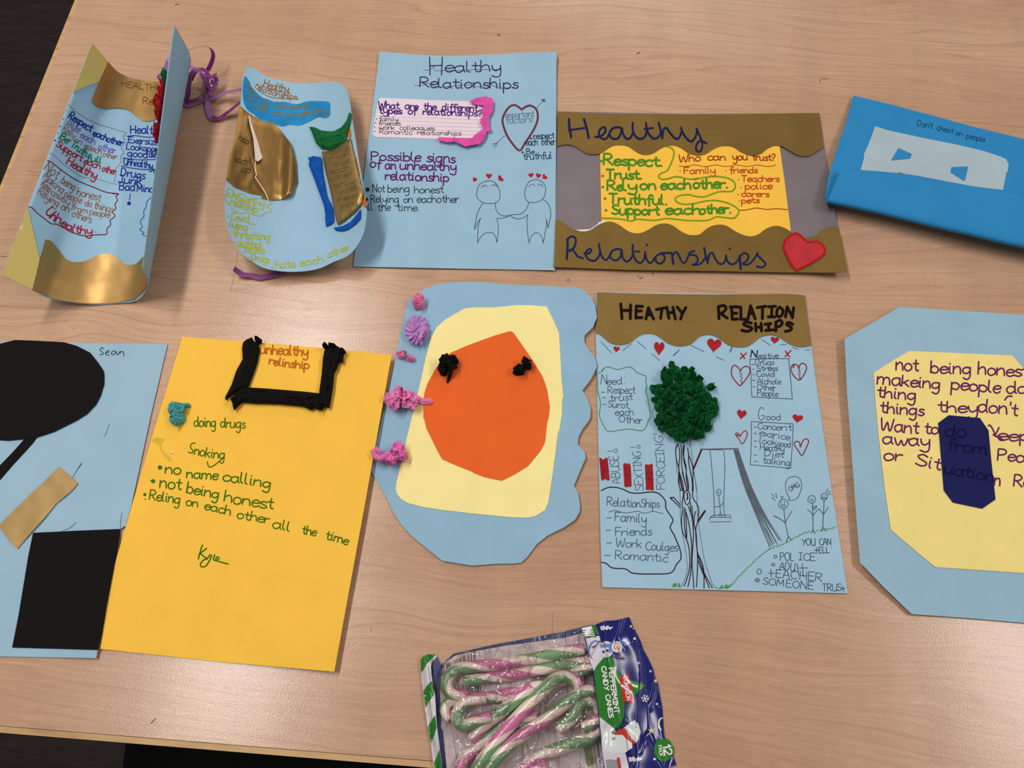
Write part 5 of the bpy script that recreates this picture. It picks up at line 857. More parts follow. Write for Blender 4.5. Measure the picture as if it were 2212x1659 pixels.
ink('handwriting', tx(Cf, (600, 368, 740, 410, 900, 435), 'Healthy', 9.5, 1.8) + ln(Cf(575, 345, 640, 385, 760, 425, 925, 445), 1.5) + tx(Cf, (505, 365, 560, 415, 660, 455, 820, 500, 1000, 522), 'relationships', 7, 1.7) + ln(Cf(503, 378, 600, 455, 740, 505, 1025, 520), 1.4), '#94602A', po, mp, 'brown underlined title')
w = 2.3
yg = tx(D, (172, 455, 300, 520, 430, 560, 605, 582), 'unhealthy', 9, w) + tx(D, (205, 560, 340, 610, 525, 655), 'relinship', 9, w) + tx(D, (205, 730, 300, 760, 430, 770), 'Covid', 9, w) + ln(D(400, 770, 450, 790, 500, 800), 2) + tx(D, (198, 835, 405, 880), 'lying', 10, w) + tx(D, (238, 945, 460, 975, 680, 985), 'threating', 9, w) + tx(D, (285, 1062, 580, 1082), 'alchbol', 9.5, w) + tx(D, (355, 1130, 615, 1148), 'Stress', 8.5, w) + tx(D, (455, 1225, 670, 1260), 'Drugs', 9, w)
yg += tx(D, (750, 1325, 980, 1312), 'hate', 9, w) + tx(D, (1050, 1300, 1320, 1245), 'each', 8.5, w) + tx(D, (1380, 1198, 1640, 1095), 'other', 8, 2.4) + sum([dot(*D(*q)[0], 1.9) for q in ((180, 705), (175, 793), (200, 920), (250, 1010), (320, 1100), (430, 1197), (707, 1320))], [])
yg += ln(D(160, 410, 175, 380, 205, 368, 240, 400, 275, 455, 320, 432, 370, 450, 425, 495, 520, 485, 620, 500, 690, 515, 705, 545, 640, 585, 690, 610, 685, 650, 620, 660, 590, 690, 540, 697, 450, 668, 380, 660, 320, 665, 250, 625, 200, 570, 160, 520, 152, 470, 165, 420), 1.8)
ink('handwriting', yg, '#AAB03A', po, mp, 'yellow-green felt-pen list and cloud')
GD = gold('#9C7842', .32)
gt = Cf(320, 600, 430, 690, 560, 770, 640, 790, 720, 805, 800, 880, 930, 1050, 950, 1100, 1000, 1280, 1015, 1500) + D(1017, 300, 945, 440, 850, 495, 720, 515, 665, 502, 585, 490, 580, 450, 450, 430, 250, 350, 158, 265) + Cf(200, 1180, 260, 950, 310, 650)
def gtb(x, y):
    d = edist(x, y, gt); r = max(0, (x - 590)/50)
    return .0004 + (.006*math.exp(-((x - 628 + (y-350)*.05)/13)**2)*min(1, d/6 + .5) if y > 290 else 0) + .0011*(ridged(Vector((x*.03, y*.012, 3)), 2) + .3)*min(1, d/8)
patch('torn_gold_card', gt, GD, po, zc, .0006, .0004, 5, gtb, label='crinkled gold card torn down the middle')
ink('torn_edge', [], '#E6D5C4', po, mp) if False else None
patch('torn_edge', Cf(425, 710, 448, 730, 458, 800, 500, 920, 545, 1060, 590, 1222, 540, 1265, 503, 1250, 500, 1180, 482, 1000, 450, 870, 430, 780), paper('#D9C8BE'), po, zc, .0032, .0002, 5, gtb, label='white torn paper edge')
ink('torn_edge', ln(D(508, 50, 500, 120, 520, 200, 505, 240, 560, 320, 600, 380, 630, 430, 660, 500), 1.9, False), '#EBD9BE', po, lambda x, y: P(x, y, zc(x, y) + gtb(x, y) + .0032))
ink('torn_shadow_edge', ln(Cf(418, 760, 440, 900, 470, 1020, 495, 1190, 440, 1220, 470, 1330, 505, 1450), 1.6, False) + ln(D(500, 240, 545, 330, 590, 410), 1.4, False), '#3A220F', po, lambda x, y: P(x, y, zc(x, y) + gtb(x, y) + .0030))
strip('crepe_crescent', Cf(1150, 855, 1165, 850, 1210, 855, 1300, 895, 1400, 905, 1450, 900, 1540, 850, 1600, 770, 1625, 680, 1652, 690, 1640, 790, 1600, 930, 1590, 1010, 1500, 1090, 1400, 1130, 1340, 1115, 1290, 1105, 1230, 1045, 1200, 970, 1175, 900), tissue('#12612F'), zc, .001, .0006, 3, .005, -.2, 5, po, 'green crepe paper crescent')
strip('crepe_strip', Cf(1135, 1210, 1160, 1215, 1200, 1198, 1290, 1215, 1300, 1260, 1312, 1400, 1330, 1500, 1360, 1659) + D(1370, 480, 1410, 550, 1430, 600, 1440, 680, 1445, 760, 1410, 800, 1350, 825, 1340, 740, 1342, 680, 1330, 600, 1320, 560, 1260, 400, 1220, 290, 1185, 200, 1145, 90, 1145, 60, 1155, 60), tissue('#0C4FA8'), zc, .0008, .0006, 3, .0036, 1.3, 8, po, 'long dark blue crepe strip')
strip('crepe_strip', D(1435, 840, 1500, 830, 1560, 815, 1640, 770, 1720, 680, 1748, 630, 1765, 620, 1765, 730, 1700, 800, 1620, 860, 1540, 882, 1460, 870, 1455, 850), tissue('#0C4FA8'), zc, .0008, .0006, 3, .003, -.6, 9, po, 'short dark blue crepe strip')
gl = Cf(1298, 1145, 1400, 1140, 1500, 1090, 1600, 1010, 1645, 985, 1700, 1250, 1760, 1500) + D(1802, 430, 1770, 560, 1700, 650, 1600, 730, 1490, 806, 1468, 740, 1440, 600, 1400, 400, 1350, 200, 1310, 20)
def glb(x, y): d = min(1, edist(x, y, gl)/26); return .002 + .0065*math.sqrt(max(0, 1 - (1 - d)**2)) + .0004*nz(x*.05, y*.03, 2)
patch('gold_roll', gl, gold('#B08E56', .38), po, zc, .0006, .0004, 5, glb, label='curved gold card with faint green writing')
gm = lambda x, y: P(x, y, zc(x, y) + .0012 + glb(x, y))
faint = tx(Cf, (1400, 1185, 1640, 1120), 'and', 6, 1.1) + tx(Cf, (1380, 1250, 1640, 1180), 'must', 6, 1.1) + tx(Cf, (1440, 1330, 1640, 1270), 'trust', 6, 1.1) + tx(Cf, (1395, 1420, 1640, 1350), 'each', 7, 1.2) + tx(Cf, (1400, 1500, 1660, 1430), 'other', 7, 1.2) + tx(Cf, (1440, 1580, 1690, 1520), 'only', 7, 1.2) + tx(D, (1480, 440, 1720, 380), 'we', 7, 1.1) + tx(D, (1500, 530, 1720, 460), 'help', 6, 1.1) + tx(D, (1530, 610, 1680, 560), 'not', 6, 1.1)
ink('handwriting', faint, '#6F6634', po, gm)
ink('handwriting', tx(Cf, (300, 1000, 420, 1060), 'help', 8, 1.4) + tx(Cf, (260, 1260, 400, 1300), 'each', 8, 1.4) + tx(Cf, (340, 1380, 440, 1400), 'up', 9, 1.4), '#5A4E22', po, lambda x, y: P(x, y, zc(x, y) + .0012 + gtb(x, y)))
OR = mat('#C46A22', .8, 0, .1, 90)
patch('orange_edge', Cf(1625, 850, 1640, 870, 1655, 960, 1640, 990, 1605, 960, 1605, 900), OR, po, zc, .0006, .0002, None, label='orange pen along the right edge')
patch('orange_edge', Cf(1695, 1190, 1710, 1220, 1735, 1330, 1758, 1440, 1745, 1440, 1715, 1330), OR, po, zc, .0006, .0002, None)
patch('orange_edge', D(1800, 440, 1822, 500, 1834, 560, 1832, 610, 1800, 590, 1785, 560, 1783, 500), OR, po, zc, .0006, .0002, None)

# ================= blue folded card, top right
po = rt('folded_card', 2020, 380, 'bright blue card folded up into a pocket, holding a pale blue face panel', 'folded card')
EB = paper('#2B86BF')
def ze(x, y):
    l = 206 + (x - 1843)*.24; t = max(0, min(1.3, (y - l)/230)); return (.004 + .012*t + .0011*math.exp(-((t - .40)/.035)**2) + .0008*math.exp(-((t - .72)/.03)**2)) + .002*max(0, (x - 1850)/400) + .0003*nz(x*.01, y*.01, 5)
patch('back_sheet', [K(365, 115)[0]] + K(700, 195, 1100, 300, 1500, 410, 1973, 525) + [(2300, 320), (2330, 520)] + K(1973, 1400, 1150, 1250, 400, 1100, 115, 1110, 95, 1080, 130, 880, 215, 600, 300, 350), EB, po, ze, 0, .0004, 10)
patch('face_panel', K(570, 405, 700, 445, 1000, 510, 1350, 580, 1600, 640, 1750, 690, 1805, 715, 1828, 760, 1820, 830, 1806, 842, 1780, 980, 1770, 1060, 1100, 960, 420, 870, 430, 820, 455, 740, 465, 690, 462, 670, 500, 590), paper('#A9BCC4'), po, ze, .0008, .0004, 10, label='pale blue face panel with blue eyes')
patch('eye', K(790, 608, 915, 665, 900, 708, 722, 725), EB, po, ze, .0013, .0003); patch('eye', K(1290, 790, 1445, 783, 1432, 850, 1418, 915, 1395, 910, 1283, 838), EB, po, ze, .0013, .0003)
patch('mouth', K(785, 838, 830, 848, 880, 864, 880, 880, 775, 870), paper('#B03038'), po, ze, .0013, .0003, label='red mouth mostly hidden')
ink('handwriting', tx(K, (965, 398, 1108, 425), "Don't", 7.5, 1.3) + tx(K, (1148, 438, 1305, 472), 'cheat', 7, 1.3) + tx(K, (1328, 485, 1390, 495), 'on', 6.5, 1.3) + tx(K, (1430, 515, 1600, 552), 'people', 7, 1.3), '#14496F', po, on(ze, .0003), 'small dark pencil warning along the top')
te = [K(245, 815)[0], K(430, 820)[0], K(870, 860)[0], K(1150, 910)[0], K(1500, 975)[0], K(1770, 1008)[0], K(1973, 1040)[0], (2330, 445)]
be = [K(110, 1132)[0], K(400, 1192)[0], K(750, 1272)[0], K(1150, 1372)[0], K(1430, 1435)[0], K(1700, 1500)[0], K(1973, 1562)[0], (2320, 562)]
te = crom(te, 4); be = crom(be, 4); rows = []
for s, dz in ((.93, .0035), (1.0, .011), (.985, .0165), (.93, .0205), (.8, .0225), (.6, .0225), (.4, .0215), (.22, .0215), (.1, .0225), (.03, .0215), (0, .0195)):
    rows.append([P(a[0] + (b[0]-a[0])*s, a[1] + (b[1]-a[1])*s, dz + .004*max(0, (a[0] - 1816)/400)) for a, b in zip(te, be)])
V = [v for r in rows for v in r]; n = len(te)
F = [(j*n + i, (j+1)*n + i, (j+1)*n + i + 1, j*n + i + 1) for j in range(len(rows) - 1) for i in range(n - 1)]
o = obj('folded_flap', V, F, EB, po, True); md = o.modifiers.new('smooth', 'SUBSURF'); md.levels = 2; md.render_levels = 2; md = o.modifiers.new('thickness', 'SOLIDIFY'); md.thickness = .0004

# ================= purple curling ribbon
po = rt('gift_ribbon', 440, 220, 'shiny purple curling ribbon looped between the two curled posters', 'ribbon')
def rmat(h): return mat(h, .28, .25, .10, 60, 0, 1, .6)
RM = [rmat('#A873AE'), rmat('#7E2C6C'), rmat('#94508F')]
def ribbon(f, pts, wid, mt, twist=0., t0=0.):
    q = crom(pts, 7); W3 = [P(*f(a, b)[0], z) for a, b, z in q]; V = []; n = len(W3)
    for i in range(n):
        t = (W3[min(n-1, i+1)] - W3[max(0, i-1)]).normalized(); s = t.cross(Vector((0, 0, 1)))
        if s.length < .1: s = Vector((1, 0, 0))
        s.normalize(); u = s.cross(t); a = .55*(t0 + twist*i/(n-1)); d = (s*math.cos(a) + u*math.sin(a))*(wid/2*(1 if 0 < i < n - 1 else .85)); d *= 1.3; V += [W3[i] - d, W3[i] + d]
    F = [(2*i, 2*i + 1, 2*i + 3, 2*i + 2) for i in range(n - 1)]
    o = obj('strand', V, F, mt, po, False); md = o.modifiers.new('thickness', 'SOLIDIFY'); md.thickness = .0002; return o
ribbon(Z4, [(500, 110, .03), (575, 70, .03), (700, 15, .032), (850, 2, .032), (945, 40, .030), (985, 140, .026), (955, 270, .020), (895, 395, .014)], .0036, RM[1], 1.0, .9)
ribbon(Z4, [(560, 300, .016), (640, 345, .018), (740, 385, .019), (830, 425, .018), (900, 480, .014), (925, 520, .010)], .0040, RM[0], .8, .2)
ribbon(Z4, [(545, 940, .003), (570, 800, .010), (585, 620, .017), (620, 470, .021), (700, 385, .022), (790, 430, .019), (850, 540, .015), (885, 640, .011), (880, 760, .008)], .0048, RM[2], -.6, .15)
ribbon(Z4, [(620, 560, .014), (680, 440, .018), (750, 370, .020), (850, 390, .018), (915, 480, .012)], .0042, RM[1], .8, 0)
ribbon(Z4, [(520, 850, .004), (600, 885, .003), (700, 860, .004), (780, 800, .006), (850, 720, .009), (880, 600, .011), (915, 510, .011)], .0034, RM[1], 1.2, .2)
ribbon(Z4, [(525, 900, .003), (560, 960, .002), (620, 950, .0025), (740, 905, .003), (860, 850, .005), (930, 790, .007)], .0050, RM[0], .3, 0)
ribbon(Z4, [(930, 520, .012), (945, 620, .010), (920, 740, .008), (900, 860, .005), (900, 980, .003), (925, 1100, .0025), (980, 1175, .0025), (1070, 1170, .003), (1200, 1085, .006), (1310, 1000, .011), (1420, 905, .017)], .0047, RM[0], .5, .1)
ribbon(Z4, [(960, 1150, .0026), (1070, 1176, .0033), (1200, 1090, .0065), (1310, 1005, .0115), (1420, 910, .0175)], .0046, RM[1], .3, .2)
ribbon(Z4, [(930, 850, .006), (1020, 830, .007), (1130, 775, .010), (1250, 735, .014), (1380, 712, .018), (1460, 700, .020)], .0046, RM[0], .4, .1)
ribbon(Z4, [(1010, 490, .014), (1035, 560, .013), (1010, 640, .010), (960, 720, .009), (935, 800, .008)], .0040, RM[2], .7, .3)
ribbon(Z4, [(880, 640, .012), (920, 660, .012), (955, 730, .009), (940, 800, .007)], .0036, RM[1], .4, .5)
ribbon(Z4, [(905, 520, .015), (960, 500, .017), (1000, 470, .018), (1045, 450, .019)], .0048, RM[2], .5, .1)
q = Z4(920, 515)[0]; crumple('knot', q[0], q[1], 6.5, 5.5, .008, .010, 91, rmat('#C04FB4'), po, 3, .2)
ribbon(Z4, [(300, 190, .020), (250, 250, .020), (215, 350, .014), (195, 450, .009), (205, 520, .006)], .0056, RM[0], .4, .1)
ribbon(Z4, [(75, 480, .007), (120, 500, .006), (160, 560, .005)], .0050, RM[2], .2, 0)
ribbon(Z4, [(270, 260, .017), (270, 360, .012), (240, 450, .008), (215, 500, .006)], .0034, RM[1], .6, .4)
ribbon(D, [(250, 1328, .010), (300, 1365, .006), (360, 1400, .004), (460, 1410, .003), (560, 1430, .0025), (680, 1412, .003), (780, 1385, .004), (860, 1350, .005)], .0050, RM[2], -.8, .6)

# ---------------------------------------------------------------- bag of candy canes
bag = rt('candy_bag', 1180, 1510, 'clear plastic bag of candy canes with a dark blue printed header and green striped seal', 'bag')
def cane_mat():
    M = bpy.data.materials.new('candy_stripes'); M.use_nodes = True; nt = M.node_tree; b = nt.nodes['Principled BSDF']; L = nt.links
    uv = N(nt, 'ShaderNodeUVMap'); sx = N(nt, 'ShaderNodeSeparateXYZ'); L.new(uv.outputs[0], sx.inputs[0])
    ml = N(nt, 'ShaderNodeMath', operation='MULTIPLY'); ml.inputs[1].default_value = 12; L.new(sx.outputs[1], ml.inputs[0])
    ad = N(nt, 'ShaderNodeMath', operation='ADD'); L.new(ml.outputs[0], ad.inputs[0]); L.new(sx.outputs[0], ad.inputs[1])
    fr = N(nt, 'ShaderNodeMath', operation='FRACT'); L.new(ad.outputs[0], fr.inputs[0])
    cr = N(nt, 'ShaderNodeValToRGB'); cr.color_ramp.interpolation = 'LINEAR'; e = cr.color_ramp.elements
    pk, wh, gn = lin('#C8709A'), lin('#E2D0C2'), lin('#74986C')
    stops = [(0, pk), (.27, pk), (.30, wh), (.42, wh), (.45, gn), (.73, gn), (.76, wh), (.96, wh), (1, pk)]
    e[0].position, e[0].color = stops[0]; e[1].position, e[1].color = stops[-1]
    for p_, c_ in stops[1:-1]: x = e.new(p_); x.color = c_
    L.new(fr.outputs[0], cr.inputs[0]); L.new(cr.outputs[0], b.inputs['Base Color']); b.inputs['Roughness'].default_value = .25; b.inputs['Subsurface Weight'].default_value = .1
    b.inputs['Subsurface Scale'].default_value = .003; b.inputs['Coat Weight'].default_value = .5; b.inputs['Coat Roughness'].default_value = .1
    tc = N(nt, 'ShaderNodeTexCoord'); q = N(nt, 'ShaderNodeTexNoise'); q.inputs['Scale'].default_value = 900; L.new(tc.outputs['Object'], q.inputs['Vector'])
    bp = N(nt, 'ShaderNodeBump'); bp.inputs['Strength'].default_value = .5; bp.inputs['Distance'].default_value = .0005; L.new(q.outputs[0], bp.inputs['Height']); L.new(bp.outputs[0], b.inputs['Normal']); L.new(bp.outputs[0], b.inputs['Coat Normal'])
    return M
CM = cane_mat()
r0 = .0051
canes = [
 ([(1262, 1402, 0.0084), (1225, 1408, 0.0084), (1153, 1423, 0.0084), (1069, 1436, 0.0084), (1010, 1441, 0.0084), (982, 1449, 0.0084), (967, 1466, 0.0084), (966, 1487, 0.0084), (980, 1500, 0.0084), (1012, 1505, 0.0078)], 'topmost striped candy cane, its hook curling round at the upper left of the bag'),
 ([(1290, 1422, 0.0060), (1255, 1430, 0.0060), (1180, 1444, 0.0060), (1100, 1458, 0.0060), (1035, 1467, 0.0060), (1005, 1473, 0.0060)], 'straight striped candy cane lying just below the topmost one'),
 ([(1296, 1436, 0.0078), (1262, 1446, 0.0078), (1230, 1462, 0.0070), (1180, 1478, 0.0065), (1110, 1496, 0.0060), (1060, 1507, 0.0060), (1010, 1511, 0.0060), (972, 1516, 0.0060), (963, 1536, 0.0060), (975, 1552, 0.0060)], 'candy cane running from below the barcode to under the header'),
 ([(1062, 1548, 0.0103), (1025, 1560, 0.0103), (1000, 1567, 0.0097), (988, 1556, 0.0097), (990, 1535, 0.0103), (1008, 1517, 0.0109), (1050, 1505, 0.0115)], 'short broken candy cane hook with a blunt pink end at the left'),
 ([(1252, 1486, 0.0109), (1240, 1468, 0.0115), (1218, 1461, 0.0121), (1196, 1470, 0.0128), (1175, 1490, 0.0128), (1140, 1525, 0.0125), (1106, 1562, 0.0121), (1072, 1602, 0.0118), (1040, 1645, 0.0115), (1014, 1690, 0.0109)], 'candy cane crossing the middle with its green hook near the centre'),
 ([(1299, 1510, .0075), (1287, 1495, .0095), (1268, 1492, 0.0128), (1236, 1508, 0.0128), (1202, 1535, 0.0121), (1168, 1562, 0.0115), (1128, 1588, 0.0112), (1092, 1618, 0.0109), (1058, 1655, 0.0103), (1035, 1700, 0.0103)], 'long candy cane beside the central one with its pink hook by the header'),
 ([(1296, 1540, 0.0078), (1284, 1520, 0.0084), (1262, 1514, 0.0097), (1246, 1528, 0.0103), (1236, 1550, 0.0103), (1204, 1576, 0.0097)], 'broken candy cane hook with a green blunt end right of centre'),
 ([(1306, 1546, 0.0103), (1290, 1556, 0.0103), (1258, 1574, 0.0097)], 'pink blunt candy cane end poking out from under the header'),
 ([(1308, 1568, 0.0078), (1280, 1590, 0.0078), (1236, 1607, 0.0075), (1190, 1624, 0.0070), (1150, 1645, 0.0070), (1100, 1690, 0.0070)], 'lowest candy cane running down from the header'),
 ([(1160, 1545, 0.0060), (1120, 1560, 0.0060), (1070, 1585, 0.0055), (1030, 1615, 0.0055), (1000, 1645, 0.0055), (985, 1690, 0.0055)], 'dark green candy cane lying under the two crossing ones'),
 ([(1150, 1484, 0.0097), (1118, 1512, 0.0091), (1080, 1540, 0.0081), (1042, 1572, 0.0078), (1018, 1600, 0.0070)], 'greenish candy cane behind the central hook'),
 ([(1180, 1655, 0.0065), (1130, 1668, 0.0065), (1060, 1690, 0.0065)], 'candy cane piece at the bottom edge of the bag'),
]
samples = []
for i, (pts, lab) in enumerate(canes):
    q = crom(pts, 8); w3 = [P(*p) for p in q]
    rads = [r0]*len(w3); rads[0] = r0*.86; rads[-1] = r0*.86
    root = empty('candy_cane', tuple(w3[len(w3)//2]), lab, 'candy cane', 'candy canes in the clear bag')
    tube('stick', w3, rads, CM, root, 16)
    samples += [(p[0], p[1], p[2] + r0) for p in q[::2]]
samples += [(980 + i*20, 1412 - i*4.1, .003) for i in range(14)]
filmp = [(945, 1446), (956, 1432), (981, 1411), (1069, 1391.5), (1153, 1376), (1220, 1363), (1258, 1354), (1275, 1400), (1284, 1440), (1292, 1500), (1298, 1560), (1306, 1620), (1318, 1725), (1000, 1735), (966, 1730), (958, 1650), (952, 1580), (945, 1520), (938, 1480)]
def zfl(x, y):
    d = min(1, edist(x, y, filmp[:6] + filmp[13:])/26) if y < 1640 else min(1, abs(x - 955)/30)
    h = .0022
    for a, b, z in samples:
        e = ((a - x)**2 + (b - y)**2)/620
        if e < 3: h = max(h, (z + .0012)*math.exp(-e*.55))
    return h*(.15 + .85*d**.5) + .0019*d*(.35 + ridged(Vector((x*.022, y*.035, 4)), 2))
def film_mat():
    M = bpy.data.materials.new('clear_film'); M.use_nodes = True; nt = M.node_tree; L = nt.links; nt.nodes.remove(nt.nodes['Principled BSDF']); out = [n for n in nt.nodes if n.type == 'OUTPUT_MATERIAL'][0]
    tc = N(nt, 'ShaderNodeTexCoord'); q = N(nt, 'ShaderNodeTexNoise'); q.inputs['Scale'].default_value = 55; q.inputs['Detail'].default_value = 3; q.inputs['Distortion'].default_value = 1.2; L.new(tc.outputs['Object'], q.inputs['Vector'])
    v = N(nt, 'ShaderNodeTexVoronoi'); v.feature = 'DISTANCE_TO_EDGE'; v.inputs['Scale'].default_value = 70; L.new(tc.outputs['Object'], v.inputs['Vector'])
    ad = N(nt, 'ShaderNodeMath', operation='ADD'); L.new(q.outputs[0], ad.inputs[0])
    mv = N(nt, 'ShaderNodeMath', operation='MULTIPLY'); mv.inputs[1].default_value = .35; L.new(v.outputs[0], mv.inputs[0]); L.new(mv.outputs[0], ad.inputs[1])
    bp = N(nt, 'ShaderNodeBump'); bp.inputs['Strength'].default_value = 1.; bp.inputs['Distance'].default_value = .007; L.new(ad.outputs[0], bp.inputs['Height'])
    tr = N(nt, 'ShaderNodeBsdfTransparent'); tr.inputs[0].default_value = (.98, .96, .96, 1); gl_ = N(nt, 'ShaderNodeBsdfGlossy'); gl_.inputs['Roughness'].default_value = .05; L.new(bp.outputs[0], gl_.inputs['Normal'])
    fz = N(nt, 'ShaderNodeFresnel'); fz.inputs[0].default_value = 1.5; L.new(bp.outputs[0], fz.inputs['Normal'])
    mr = N(nt, 'ShaderNodeMath', operation='MULTIPLY_ADD'); mr.inputs[1].default_value = .5; mr.inputs[2].default_value = .09; mr.use_clamp = True; L.new(fz.outputs[0], mr.inputs[0])
    mx = N(nt, 'ShaderNodeMixShader'); L.new(mr.outputs[0], mx.inputs[0]); L.new(tr.outputs[0], mx.inputs[1]); L.new(gl_.outputs[0], mx.inputs[2]); L.new(mx.outputs[0], out.inputs['Surface']); return M
_p = {}
def plas(h, rough=.14):
    """printed plastic film with long thin creases"""
    if (h, rough) in _p: return _p[(h, rough)]
    M = bpy.data.materials.new('printed_film'); M.use_nodes = True; nt = M.node_tree; b = nt.nodes['Principled BSDF']; L = nt.links
    b.inputs['Base Color'].default_value = lin(h); b.inputs['Roughness'].default_value = rough; b.inputs['Specular IOR Level'].default_value = .5
    ge = N(nt, 'ShaderNodeNewGeometry'); mp_ = N(nt, 'ShaderNodeMapping'); mp_.inputs['Rotation'].default_value = (0, 0, -.35); mp_.inputs['Scale'].default_value = (60, 17, 20); L.new(ge.outputs['Position'], mp_.inputs[0])
    v = N(nt, 'ShaderNodeTexVoronoi'); v.feature = 'DISTANCE_TO_EDGE'; v.inputs['Scale'].default_value = 1; 
    wn = N(nt, 'ShaderNodeTexNoise'); wn.inputs['Scale'].default_value = .7; L.new(mp_.outputs[0], wn.inputs['Vector'])
    mxv = N(nt, 'ShaderNodeMixRGB', blend_type='ADD'); mxv.inputs[0].default_value = 1.5; L.new(mp_.outputs[0], mxv.inputs[1]); L.new(wn.outputs['Color'], mxv.inputs[2]); L.new(mxv.outputs[0], v.inputs['Vector'])
    mr_ = N(nt, 'ShaderNodeMapRange'); mr_.inputs[1].default_value = 0; mr_.inputs[2].default_value = .09; mr_.interpolation_type = 'SMOOTHERSTEP'; L.new(v.outputs['Distance'], mr_.inputs[0])
    bp = N(nt, 'ShaderNodeBump'); bp.inputs['Strength'].default_value = .8; bp.inputs['Distance'].default_value = .0013; L.new(mr_.outputs[0], bp.inputs['Height']); L.new(bp.outputs[0], b.inputs['Normal'])
    _p[(h, rough)] = M; return M
def zbk(x, y): return .0011
backp = [(938, 1452), (955, 1434), (981, 1412), (1069, 1392), (1153, 1377), (1220, 1364), (1262, 1353), (1310, 1420), (1340, 1650), (1350, 1730), (960, 1735), (950, 1560)]
patch('backing', backp, plas('#3C4C7C'), bag, zbk, 0, .0003, 20, label='blue edged backing film')
inn = a_(345, 640, 420, 560, 500, 500, 700, 460, 1000, 405, 1616, 322) + b_(470, 272, 560, 600, 660, 1400, 720, 2000) + [(972, 1735)] + a_(365, 1270, 330, 1240, 325, 900)
patch('backing_print', inn, plas('#DCCED0', .5), bag, lambda x, y: .0014, 0, .0002, 20, label='pale printed backing')
bars = []
rb = random.Random(3)
for k_ in range(30):
    if rb.random() < .85: t = k_/29; x = 340 + 350*t; y = 615 - 155*t; bars += ln(a_(x, y, x + 8, y + 100 + 14*t), rb.choice((.6, 1.0, 1.5)), False)
for k_ in range(22): t = k_/21; x = 520 + 228*t; bars += ln(a_(x, 805 - 20*t, x + 6, 905 - 15*t), rb.choice((.6, 1.0, 1.5)), False)
ink('barcode', bars, '#241C22', bag, lambda x, y: P(x, y, .0016), 'printed barcode')
ink('small_print', ln(b_(485, 1440, 520, 1659), .7) + ln(b_(575, 1425, 610, 1600), .7) + ln(b_(640, 1330, 700, 1640), .7) + zig(b_(580, 1400)[0], b_(612, 1650)[0], 1.2, 26, .8) + zig(b_(618, 1390)[0], b_(655, 1640)[0], 1.2, 26, .8) + zig(a_(1150, 1350)[0], a_(1190, 1520)[0], 1.6, 14, .6) + zig(a_(1205, 1340)[0], a_(1250, 1510)[0], 1.6, 14, .6) + zig(a_(735, 465)[0], a_(745, 515)[0], 1.5, 6, .7), '#5A4C50', bag, lambda x, y: P(x, y, .0016))
patch('printed_label', b_(482, 1455, 560, 1435, 592, 1620, 515, 1642), plas('#8FA45C', .4), bag, lambda x, y: .0016, 0, .0001, None)
patch('window_film', filmp, film_mat(), bag, zfl, 0, .00005, 6, label='crinkled clear film window')
# keep only the upper skin of the film
o = [c for c in bag.children if c.name.startswith('window_film')][0]
me = o.data; bm = bmesh.new(); bm.from_mesh(me); half = len(bm.verts)//2; bm.verts.ensure_lookup_table(); bmesh.ops.delete(bm, geom=[bm.verts[i] for i in range(half, len(bm.verts))], context='VERTS')
for f in bm.faces: f.smooth = True
bm.to_mesh(me); bm.free()
# header
hp = b_(455, 212, 520, 200, 600, 188, 690, 150, 820, 140, 945, 108, 955, 130, 985, 205, 1020, 270, 1060, 350, 1090, 440, 1150, 550, 1190, 640, 1210, 720, 1240, 790, 1255, 880, 1275, 980, 1290, 1080, 1297, 1200, 1305, 1330, 1350, 1400, 1390, 1500, 1420, 1600) + [(1461, 1652), (1400, 1672), (1345, 1735), (1318, 1735)] + b_(690, 1659, 660, 1400, 630, 1130, 600, 850, 560, 600, 500, 330)
def zh(x, y):
    xl = 1256 + (y - 1355)*.16; xr = 1362 + (y - 1340)*.30; t = max(0, min(1, (x - xl)/(xr - xl))); e = min(1, max(0, (y - 1340)/60))
    bl = math.exp(-((y - 1520)/150)**4); return .0022 + (.008 + .0095*bl)*e*(1 - t)**1.5 + .0016*e*math.sin(t*9 + nz(x*.01, y*.02, 2)*3)*t*(1-t)*2 + .0012*nz(x*.02, y*.012, 6)*t
BL = plas('#14186A', .2); WH = plas('#D8D3DE'); GR = plas('#2A7A22')
patch('header', hp, BL, bag, zh, 0, .0003, 6, label='dark blue printed header')
def dec(name, pts, mt, off, label=None, step=6): return patch(name, pts, mt, bag, zh, off, .00004, step, label=label)
e1, e2, e3, e4 = .0004, .0006, .0008, .0010
dec('printed_snow', b_(500, 330, 640, 300, 650, 340, 670, 420, 690, 520, 640, 590, 580, 664, 560, 600), WH, e1)
dec('printed_snow', b_(640, 1130, 720, 1190, 790, 1240, 860, 1400, 905, 1500, 925, 1570, 945, 1680, 700, 1680, 672, 1500, 655, 1300), WH, e1)
dec('printed_star', b_(582, 662, 620, 600, 680, 530, 770, 515, 820, 640, 880, 738, 1000, 770, 1122, 806, 1050, 870, 985, 925, 900, 985, 895, 1130, 840, 1240, 790, 1250, 740, 1210, 640, 1130, 610, 900), GR, e2, 'green star shape with the product lettering')
dec('printed_badge', b_(845, 735, 930, 685, 945, 700, 945, 760, 975, 800, 980, 870, 985, 930, 998, 980, 985, 990, 880, 970, 865, 830), plas('#C4281E'), e3, 'red maker badge')
W_ = inkm('#EDE8EE')
hm = lambda off: (lambda x, y: P(x, y, zh(x, y) + off))
ink('lettering', tx(b_, (738, 635, 765, 860, 800, 1098), 'PEPPERMINT', 5.6, 2.4, jit=0) + tx(b_, (662, 620, 695, 860, 742, 1142), 'CANDY CANES', 5.6, 2.4, jit=0), W_, bag, hm(.0010), 'white product lettering running down the header')
